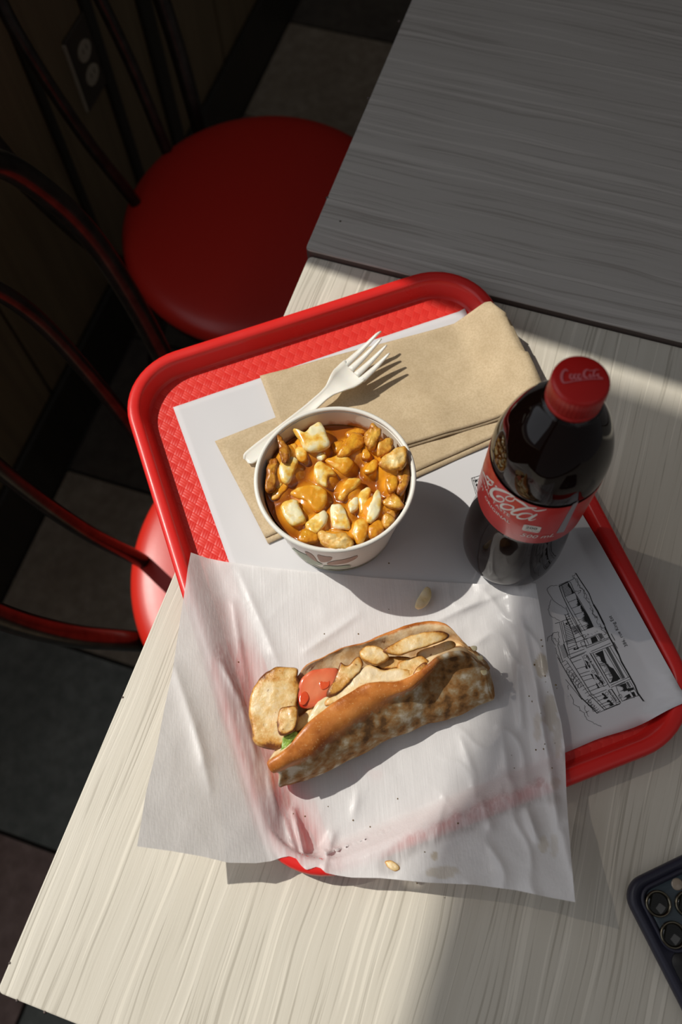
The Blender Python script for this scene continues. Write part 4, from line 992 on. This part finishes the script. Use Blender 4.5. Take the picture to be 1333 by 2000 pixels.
def sc(pts): pc.line(pts, 14, 5)
sc([(500, 375, 18), (460, 350, 26), (410, 400, 40), (395, 480, 44), (420, 550, 34), (470, 560, 20), (600, 535, 14), (720, 520, 14)])
for x in (540, 610, 675): sc([(x+40, 430, 10), (x, 430, 24), (x-5, 480, 28), (x+35, 505, 16), (x+45, 450, 14)])
sc([(840, 350, 12), (790, 360, 26), (760, 410, 38), (775, 470, 36), (830, 480, 16)]); sc([(870, 420, 22), (850, 450, 26), (880, 475, 18), (900, 440, 16)])
sc([(960, 340, 14), (920, 400, 24), (925, 465, 20), (960, 440, 14), (1000, 420, 18), (990, 460, 22), (1070, 500, 10), (900, 500, 14), (720, 520, 10)])
sc([(840, 370, 12), (920, 360, 14), (1010, 350, 6)])
pc.done('script_lettering', mat_cap_ink, cap)

# ------------------------------------------------------------------ waxed paper
def arc(pts, t):
    """point at normalised chord length t of a px polyline"""
    P = [Vector(p) for p in pts]; Ls = [0]
    for a, b in zip(P, P[1:]): Ls.append(Ls[-1] + (b-a).length)
    x = t*Ls[-1]
    for i in range(len(P)-1):
        if x <= Ls[i+1] + 1e-9: return P[i].lerp(P[i+1], (x-Ls[i])/max(1e-9, Ls[i+1]-Ls[i]))
    return P[-1]
topE = [(373, 1079), (405, 1090), (439, 1097), (520, 1108), (650, 1120), (725, 1128), (860, 1137), (987, 1143), (1008, 1138), (1028, 1136), (1047, 1140)]
rightE = [(1047, 1140), (1055, 1185), (1064, 1240), (1072, 1310), (1085, 1365), (1097, 1410), (1104, 1460), (1107, 1550), (1111, 1610), (1116, 1670), (1124, 1762)]
botE = [(268, 1653), (334, 1662), (397, 1673), (446, 1685), (500, 1686), (530, 1682), (550, 1675), (566, 1672), (579, 1677), (588, 1690), (598, 1699), (607, 1697), (617, 1693), (626, 1695), (637, 1705), (660, 1710), (687, 1714), (744, 1715), (837, 1724), (927, 1728), (1010, 1739), (1070, 1752), (1124, 1762)]
leftE = [(373, 1079), (367, 1110), (362, 1147), (351, 1217), (337, 1312), (323, 1375), (306, 1462), (285, 1550), (268, 1653)]
def coons(a, b):
    T = arc(topE, a); B = arc(botE, a); L_ = arc(leftE, b); R = arc(rightE, b)
    c00, c10, c01, c11 = Vector(topE[0]), Vector(topE[-1]), Vector(botE[0]), Vector(botE[-1])
    return T*(1-b) + B*b + L_*(1-a) + R*a - (c00*(1-a)*(1-b) + c10*a*(1-b) + c01*(1-a)*b + c11*a*b)
def segd(px, py, a, b):
    p = Vector((px, py)); A = Vector(a); B = Vector(b); d = B-A; t = clamp((p-A).dot(d)/d.dot(d)); return (p - A.lerp(B, t)).length, t
ridges = [  # px segment, height m, half-width px, one sided?
 ((574, 1585), (600, 1694), 0.0062, 7), ((560, 1600), (585, 1690), 0.0040, 9), ((650, 1630), (632, 1700), 0.0035, 8), ((545, 1300), (470, 1120), 0.0012, 10),
 ((1020, 1210), (1045, 1330), 0.0035, 9), ((1045, 1330), (1062, 1430), 0.0060, 8), ((1062, 1430), (1075, 1520), 0.0045, 9), ((1010, 1300), (1020, 1420), 0.0030, 8),
 ((1075, 1500), (1090, 1620), 0.0040, 10), ((980, 1420), (1000, 1560), 0.0020, 12), ((900, 1440), (930, 1520), 0.0014, 9), ((1030, 1580), (1050, 1640), 0.0040, 8), ((940, 1560), (960, 1620), 0.0018, 9),
 ((430, 1290), (470, 1370), 0.0032, 9), ((455, 1180), (480, 1330), 0.0018, 8), ((470, 1370), (500, 1480), 0.0022, 9), ((600, 1270), (700, 1200), 0.0014, 9), ((840, 1220), (940, 1170), 0.0016, 8), ((905, 1190), (1000, 1150), 0.0012, 8),
 ((520, 1480), (540, 1590), 0.0022, 9), ((340, 1300), (400, 1480), 0.0020, 14), ((700, 1545), (690, 1600), 0.0010, 8), ((380, 1420), (410, 1540), 0.0016, 12), ((870, 1560), (850, 1640), 0.0016, 7)]
def wax_h(x, y, px, py):
    q = Vector((x, y, 0)) - TC; u = q.dot(TU); v = q.dot(TV)
    th, s = tray_h(x, y)
    h = 0.0062
    # climbs over the left and near rims, then sails on past them
    rise = lambda d, w, top: top*smooth(-w, -0.004, d)
    dl = -u - THX; dn = -v - THY
    hl = rise(dl, 0.030, 0.0155); hn = rise(dn, 0.022, 0.0155)
    tt = smooth(0.10, -0.15, v)
    if dl > -0.004: hl += (dl+0.004)*(0.05 + 0.54*tt)
    rt = smooth(-0.10, 0.02, u)
    if dn > -0.004: hn += (dn+0.004)*(0.04 + 0.36*rt)
    h += max(hl, hn) + 0.25*min(hl, hn)
    # lifted right margin and corner
    d, t = segd(px, py, (1050, 1140), (1105, 1500)); h += 0.0075*smooth(75, 0, d)*(0.6 + 0.9*math.sin(PI*t))
    d, t = segd(px, py, (1047, 1140), (1040, 1180)); h += 0.006*smooth(70, 0, d)
    for a, b, hh, w in ridges:
        if abs(px-(a[0]+b[0])/2) > 110 or abs(py-(a[1]+b[1])/2) > 110: continue
        d, t = segd(px, py, a, b); k = math.exp(-abs(d/w)**1.3); h += 1.45*hh*k*(0.35 + 0.65*math.sin(PI*clamp(t*0.9+0.05)))
    cr_ = smooth(820, 1000, px) + 0.10
    rg_ = 1-abs(noise.noise(Vector((x*42, y*30, 4.0))))*2
    h += cr_*(0.0021*max(0, rg_)**3 + 0.0004*noise.noise(Vector((x*120, y*120, 7))))
    h += 0.0005*(noise.noise(Vector((x*60, y*60, 3))) + 0.5)
    if s < 0.0006: h = max(h, th + 0.0008)
    m_in = (sd_mat(x, y) < 0.003)
    if m_in: h = max(h, mat_h(x, y) + 0.0007)
    return h
PMc = (PM[0]+PM[1]+PM[2]+PM[3])/4; PMu = (PM[1]-PM[0]).normalized(); PMv = (PM[0]-PM[3]).normalized(); PMhx = (PM[1]-PM[0]).length/2; PMhy = (PM[0]-PM[3]).length/2
def sd_mat(x, y):
    q = Vector((x, y, 0)) - PMc; return max(abs(q.dot(PMu)) - PMhx, abs(q.dot(PMv)) - PMhy)
stains = [(1058, 1300, 14, 22, .8), (1075, 1390, 14, 40, .55), (1050, 1420, 8, 30, .4), (865, 1703, 34, 13, .55), (850, 1672, 7, 8, .8), (1062, 1650, 10, 18, .5), (1083, 1650, 8, 25, .3), (770, 1692, 14, 8, .5), (1090, 1440, 8, 40, .4), (560, 1560, 12, 16, .2), (500, 1400, 25, 60, .10), (640, 1270, 30, 20, .12), (1085, 1530, 10, 12, .4)]
wets = [([(372, 1110), (400, 1180), (432, 1270)], 26, .45), ([(455, 1290), (475, 1380), (515, 1480), (550, 1590), (590, 1640)], 52, .95), ([(490, 1330), (520, 1310)], 40, .6),
 ([(430, 1200), (470, 1290)], 40, .35), ([(755, 1690), (800, 1650), (870, 1620), (960, 1580), (1060, 1545)], 24, .85), ([(1055, 1530), (1085, 1560)], 16, .8), ([(620, 1590), (640, 1680)], 40, .30)]
V = []; F = []; ST = []; WT = []; NA_, NB_ = 190, 170
for j in range(NB_+1):
    for i in range(NA_+1):
        pq_ = coons(i/NA_, j/NB_); px, py = pq_.x, pq_.y; h = 0.01
        for _ in range(3): p = at(px, py, h); h = h*0.3 + 0.7*wax_h(p.x, p.y, px, py)
        h = wax_h(p.x, p.y, px, py)
        p = at(px, py, h); V.append(p)
        s = 0
        for (sx_, sy_, rx, ry, k) in stains:
            e = ((px-sx_)/rx)**2 + ((py-sy_)/ry)**2 + 0.5*noise.noise(Vector((px*.08, py*.08, 0))); s = max(s, k*smooth(1.1, 0.75, e))
        ST.append(s); w_ = 0
        for (pl_, hw_, k) in wets:
            d = min(segd(px, py, a, b)[0] for a, b in zip(pl_, pl_[1:])) + 9*noise.noise(Vector((px*.05, py*.012, 5)))
            w_ = max(w_, k*smooth(hw_*1.2, hw_*0.45, d))
        WT.append(w_)
for j in range(NB_):
    for i in range(NA_): k = j*(NA_+1)+i; F.append((k, k+NA_+1, k+NA_+2, k+1))
wax = link('sandwich_paper', V, F, mat_wax, attrs={'stain': ST, 'wet': WT}); tag(wax, 'translucent white waxed paper spread under the sandwich, over the tray edge', 'paper')

# crumbs on the paper
def bits(name, pts, h, thick, m_, label, cat, **k):
    o = pillow(name, [at(x, y, h) for x, y in pts], thick, m_, **k); tag(o, label, cat); return o
bits('onion_piece', [(822, 1160), (832, 1147), (842, 1152), (843, 1165), (836, 1180), (822, 1190), (812, 1188), (813, 1178)], 0.0105, 0.0030, mat_onion, 'pale yellow onion scrap on waxed paper in the cup shadow', 'food scrap', amp=0.0004)
bits('chicken_crumb', [(752, 1684), (762, 1680), (772, 1684), (781, 1692), (780, 1700), (770, 1702), (758, 1695)], 0.0225, 0.0024, mat_chick, 'small browned chicken crumb near the lower paper edge', 'food scrap', amp=0.0005)
sv = []; sf = []
spk = [(634, 1238), (587, 1320), (466, 1293), (1058, 1250), (1060, 1262), (1057, 1393), (1063, 1463), (777, 1560), (690, 1602), (830, 1664), (760, 1100), (700, 1238), (1040, 1370), (760, 1190), (1000, 1475), (1079, 1500), (895, 1608), (1005, 1500), (880, 1275), (641, 1575), (815, 1725)]
for (x, y) in spk + [(random.uniform(1030, 1100), random.uniform(1280, 1480)) for _ in range(10)] + [(random.uniform(560, 1000), random.uniform(1550, 1690)) for _ in range(3)]:
    h = 0.008
    for _ in range(4): p = at(x, y, h); h = wax_h(p.x, p.y, x, y) + 0.0003
    r = random.uniform(0.0003, 0.0007); b = len(sv); k = 5; a0 = random.random()*6
    for q in range(k): sv.append(p + Vector((r*math.cos(a0+q*1.2566)*random.uniform(.6, 1.3), r*math.sin(a0+q*1.2566), 0.0)))
    sv.append(p + Vector((0, 0, r*0.6))); sf += [(b+q, b+(q+1) % k, b+k) for q in range(k)] + [tuple(range(b, b+k))[::-1]]
sp = link('herb_crumbs', sv, sf, mat_speck, sm=False); tag(sp, 'tiny herb and crumb specks scattered on the waxed paper', 'crumbs', kind='stuff')

# ------------------------------------------------------------------ sandwich
SK = 0.4050
def s3(x, y, h): return at(460 + SK*x, 1180 + SK*y, h)
sw = thing('chicken_sandwich', 'toasted baguette sandwich of grilled chicken and tomato on waxed paper', 'sandwich', at(740, 1400, 0.007))
ST_ = [ # A, B, C, D, E, F, G per station
 ((228,885),(205,815),(152,768),(165,742),(240,650),(285,400),(300,350)),
 ((330,856),(335,768),(258,692),(275,672),(330,600),(330,350),(345,300)),
 ((460,803),(480,665),(375,560),(392,538),(420,480),(430,275),(430,250)),
 ((600,730),(625,568),(520,455),(538,432),(565,370),(560,225),(560,200)),
 ((740,656),(745,490),(645,388),(660,372),(695,310),(680,190),(690,158)),
 ((880,600),(860,425),(815,366),(822,348),(835,280),(820,160),(820,112)),
 ((1020,555),(985,300),(975,268),(978,252),(960,210),(930,130),(940,78)),
 ((1140,508),(1100,252),(1095,230),(1092,218),(1070,190),(1040,140),(1008,96)),
 ((1215,475),(1185,300),(1165,272),(1158,262),(1120,225),(1100,190),(1080,160)),
 ((1238,462),(1212,330),(1195,300),(1188,290),(1160,255),(1135,225),(1115,200))]
HT = dict(A=.0135, B=.0400, C=.0500, D=.0450, E=.0300, F=.0400, G=.0430)
rows = []
for k, stn in enumerate(ST_):
    A, B, Cc, D, E_, Fp, G = stn
    e = 1.0 if k < 8 else (0.90 if k == 8 else 0.80)
    if k == 0: e = 0.95
    a = s3(*A, HT['A']); b = s3(*B, HT['B']*e); c = s3(*Cc, HT['C']*e); d = s3(*D, HT['D']*e); f_ = s3(*Fp, HT['F']*e); g = s3(*G, HT['G']*e); ee = s3(*E_, HT['E'])
    ac = (a - g); ac.z = 0; ac.normalize()
    far1 = g + ac*(-0.0025) + Vector((0, 0, -0.012)); far2 = g + ac*0.0015; far2.z = TZ + 0.014; far3 = g + ac*0.008; far3.z = TZ + 0.0084
    under = a.lerp(g, 0.3); under.z = TZ + 0.0080; u2 = a - ac*0.006; u2.z = TZ + 0.0082
    ab = a.lerp(b, 0.5) + ac*0.0030 + Vector((0, 0, 0.002)); bc_ = b.lerp(c, 0.5) + ac*0.0022 + Vector((0, 0, 0.0028))
    de = d.lerp(ee, .5); ef = ee.lerp(f_, .5) + Vector((0, 0, -0.002))
    rows.append([a, ab, b, bc_, c, d, de, ee, ef, f_, g, far1, far2, far3, under, u2])
#            a  ab  b   bc  c  d  de e  ef f  g  f1 f2 f3 un u2
FLOURV = [1, 1, .62, .1, 0, 0, 0, 0, 0, 0, 0, 0, .6, 1, 1, 1]
CRUMBV = [0, 0, 0, 0, .15, .95, 1, 1, 1, .9, .2, 0, 0, 0, 0, 0]
m_ = len(rows[0]); cols = [catmull([r[i] for r in rows], 7) for i in range(m_)]; NS = len(cols[0])
V = []; FLv = []; CRv = []; ALv = []; SUBN = 4; nr = m_*SUBN
for i in range(NS):
    loop = catmull([cols[j][i] for j in range(m_)], SUBN, True); t = i/(NS-1)*9
    fl_ = [FLOURV[q//SUBN] + (FLOURV[(q//SUBN+1) % m_]-FLOURV[q//SUBN])*(q % SUBN)/SUBN for q in range(nr)]; cr_ = [CRUMBV[q//SUBN] + (CRUMBV[(q//SUBN+1) % m_]-CRUMBV[q//SUBN])*(q % SUBN)/SUBN for q in range(nr)]
    rightward = smooth(5.2, 6.4, t)
    for q, p in enumerate(loop):
        d = noise.noise_vector(p*60)*0.0017 + noise.noise_vector(p*210)*(0.0003 + 0.0006*cr_[q])
        V.append(p + d); f0 = fl_[q]
        if 8 <= q < 18: f0 = max(f0, rightward*0.85)
        FLv.append(f0); CRv.append(cr_[q]); ALv.append(t/9*2.2)
F = []
for i in range(NS-1):
    for q in range(nr): F.append((i*nr+q, i*nr+(q+1) % nr, (i+1)*nr+(q+1) % nr, (i+1)*nr+q))
for i, sgn in ((0, 1), (NS-1, -1)):
    cen = sum((V[i*nr+q] for q in range(nr)), Vector())/nr
    out_ = (V[0]-V[(NS-1)*nr]).normalized()*sgn
    base_i = len(V)
    for s_ in (0.93, 0.7, 0.4):
        for q in range(nr):
            p = cen + (V[i*nr+q]-cen)*s_ + out_*(0.0018 if sgn > 0 else 0.006)*(1-s_)**0.5; V.append(p + noise.noise_vector(p*200)*0.0006)
            FLv.append(0.3 if sgn > 0 else 0.8); CRv.append(1.0 if (s_ < 0.9 and sgn > 0) else 0.0); ALv.append(0 if sgn > 0 else 2.2)
    prevb = i*nr
    for lay in range(3):
        nb = base_i + lay*nr
        for q in range(nr): F.append((prevb+q, prevb+(q+1) % nr, nb+(q+1) % nr, nb+q))
        prevb = nb
    F.append(tuple(range(prevb, prevb+nr)))
br = link('baguette', V, F, mat_bread, sw, attrs={'flour': FLv, 'crumb': CRv, 'along': ALv}); fix(br); lab(br, 'split baguette, smooth brown crust above, floury grill-striped crust below')
def fill(name, pts, h, thick, m_, lb=None, tilt=None, **k):
    if name == 'chicken_slice': k['amp'] = k.get('amp', .0008)*1.25; k['scale'] = 95; k['dome'] = 0.13
    """tilt = (x_rate, y_rate) of height per crop unit from the outline's mean"""
    mx_ = sum(p[0] for p in pts)/len(pts); my_ = sum(p[1] for p in pts)/len(pts); tl = tilt or (0, 0)
    o = pillow(name, [s3(x, y, h + (x-mx_)*tl[0] + (y-my_)*tl[1]) for x, y in pts], thick, m_, sw, **k)
    if lb: lab(o, lb)
    return o
fill('chicken_slice', [(195,300),(245,302),(298,308),(303,345),(318,400),(305,450),(300,510),(303,570),(280,630),(245,688),(190,700),(135,692),(88,665),(78,600),(64,520),(70,440),(100,385),(130,345),(165,318)], .0420, .011, mat_chick, 'big chicken slice hanging out of the left end', (0, -0.00001), amp=0.0006, scale=120, dome=0.35, seed=1, rings=12)
fill('chicken_slice', [(212,512),(255,492),(302,490),(306,540),(290,600),(260,628),(218,635),(203,580)], .0490, .006, mat_chick_b, 'seared brown flap on the left slice', amp=0.0008, seed=2)
fill('chicken_slice', [(290,560),(340,520),(380,500),(370,570),(320,605),(285,620)], .0390, .008, mat_chick, amp=0.0008, seed=3)
fill('tomato_slice', [(303,400),(325,350),(375,318),(440,308),(495,312),(490,360),(465,420),(420,470),(370,500),(320,500),(303,460)], .0445, .0035, mat_tomato, 'red tomato slice', (0, -0.00002), amp=0.0003, dome=0.25, seed=4)
fill('tomato_pulp', [(405,372),(430,360),(455,362),(452,395),(425,412),(408,400)], .0462, .0005, mat_tomato2, 'dark red seed hollow', amp=0.0002, dome=0.2, seed=5)
fill('tomato_pulp', [(312,440),(340,420),(355,450),(335,485),(312,480)], .0455, .0005, mat_tomato2, amp=0.0002, dome=0.2, seed=5)
fill('onion_slice', [(350,560),(375,505),(420,455),(455,450),(470,480),(430,520),(390,555),(362,590)], .0435, .004, mat_onion, amp=0.0006, seed=6)
fill('chicken_slice', [(445,440),(470,370),(500,300),(512,280),(545,288),(600,255),(618,290),(590,335),(560,370),(530,400),(480,450)], .0455, .007, mat_chick_b, 'seared upright slice beside the tomato', amp=0.0010, seed=7, scale=150)
fill('chicken_slice', [(430,470),(500,420),(570,350),(600,310),(650,295),(720,315),(790,312),(858,322),(865,350),(800,372),(700,380),(620,388),(540,432),(470,480),(430,500)], .0440, .008, mat_chick_w, 'long pale slice along the front crust', amp=0.0008, seed=8, rings=9)
fill('chicken_slice', [(600,225),(640,200),(690,205),(735,240),(730,270),(670,300),(615,275)], .0475, .009, mat_chick, 'knobbly piece in the middle', amp=0.0010, seed=9)
fill('chicken_slice', [(650,280),(720,255),(800,250),(870,265),(860,300),(780,318),(700,312)], .0430, .007, mat_chick_b, amp=0.0009, seed=10)
fill('chicken_slice', [(715,225),(760,190),(830,160),(910,138),(990,130),(1030,148),(1010,170),(950,195),(880,218),(800,245),(745,245)], .0510, .0075, mat_chick, 'long golden strip along the top', amp=0.0008, seed=11, rings=9)
fill('chicken_slice', [(780,290),(840,262),(900,255),(935,285),(900,320),(850,350),(800,345)], .0445, .006, mat_chick, amp=0.0009, seed=12)
fill('chicken_slice', [(858,345),(880,300),(915,280),(925,300),(900,345),(875,360)], .0475, .003, mat_chick_b, 'dark crisp scrap', amp=0.0009, seed=13)
fill('chicken_slice', [(880,230),(960,200),(1040,175),(1062,205),(1000,245),(930,280),(880,270)], .0410, .006, mat_chick_w, amp=0.0006, seed=14)
fill('lettuce_leaf', [(232,648),(262,622),(296,614),(300,630),(272,662),(240,715),(215,722),(222,690)], .0440, .0012, mat_lettuce, 'green leaf tip at the left end', amp=0.0012, scale=300, seed=15)
fill('lettuce_leaf', [(455,495),(500,465),(520,460),(490,482),(465,500)], .0480, .0008, mat_lettuce, amp=0.0006, seed=16)
for (x, y) in ((1180, 260), (1150, 215), (1200, 330)): fill('crust_flake', [(x-14, y-8), (x+10, y-14), (x+16, y+4), (x-4, y+12)], .040, .0012, mat_onion, amp=0.0006, seed=x)

# ------------------------------------------------------------------ phone
pa = at(1213, 1729, 0.010); pb = at(1333, 1671, 0.010); pxd = Vector((pb.x-pa.x, pb.y-pa.y, 0)).normalized(); pyd = Vector((pxd.y, -pxd.x, 0))
phone = thing('smartphone', 'phone in a dark navy case lying lens-side up at the table corner', 'phone', Vector((pa.x, pa.y, TZ)))
PW, PH = 0.078, 0.158
def pl(x, y, z): q = Vector((pa.x, pa.y, 0)) + pxd*x + pyd*y; return Vector((q.x, q.y, TZ + z))
def prr(name, cx, cy, hx, hy, r, zs, m_, par, capz=True, n=8):
    V = []; F = []; k = len(rrect(hx, hy, r, n))
    for (ins, z) in zs:
        for (x, y) in rrect(hx-ins, hy-ins, max(r-ins, 0.0005), n): V.append(pl(cx+x, cy+y, z))
    for i in range(len(zs)-1):
        for q in range(k): F.append((i*k+q, i*k+(q+1) % k, (i+1)*k+(q+1) % k, (i+1)*k+q))
    F.append(tuple(range(k))[::-1]); F.append(tuple(range((len(zs)-1)*k, len(zs)*k))); return fix(link(name, V, F, m_, par))
prr('case', PW/2, PH/2, PW/2, PH/2, 0.014, [(0.0022, 0.0003), (0.0004, 0.002), (0, 0.004), (0.0002, 0.0085), (0.0012, 0.0102), (0.0028, 0.0108), (0.0042, 0.0106), (0.0048, 0.0100), (0.02, 0.0099)], mat_case, phone)
prr('case_back', PW/2, 0.043+(PH-0.05)/2, PW/2-0.0058, (PH-0.055)/2, 0.006, [(0, 0.0100), (0.0004, 0.0104), (0.01, 0.0105)], mat_caseb, phone)
CX, CY, CH = 0.0265, 0.0265, 0.0205
V = []; F = []; zs = [(0.0, 0.0100), (-0.0, 0.0116), (0.0008, 0.0122), (0.0018, 0.0118), (0.0024, 0.0102)]
cam_l = prr('camera_surround', CX, CY, CH, CH, 0.010, [(0, 0.0100), (0.0002, 0.0118), (0.0010, 0.0122), (0.0020, 0.0119), (0.0026, 0.0105), (0.01, 0.0104)], mat_case, phone)
prr('camera_plate', CX, CY, CH-0.003, CH-0.003, 0.0075, [(0, 0.0104), (0.0003, 0.0110), (0.005, 0.01105)], mat_camplate, phone)
def lens(px, py, r):
    c = at(px, py, 0.0125); c.z = TZ + 0.0108
    L1 = lathe('lens', [(r*0.80, 0), (r*0.80, 0.0014), (r*0.76, 0.0017), (0, 0.0018)], mat_lens, phone, 40, c)
    lathe('lens_ring', [(r, -0.0002), (r, 0.0020), (r*0.94, 0.0025), (r*0.86, 0.0024), (r*0.80, 0.0012)], mat_ringm, L1, 40, c, caps=False)
lens(1287, 1765, 0.0078); lens(1316, 1826, 0.0078); lens(1345, 1766, 0.0078)
c = at(1324, 1727, 0.0115); c.z = TZ+0.0108; lathe('flash', [(0.0036, 0), (0.0036, 0.0005), (0.0030, 0.0009), (0, 0.0010)], mat_flash, phone, 24, c)
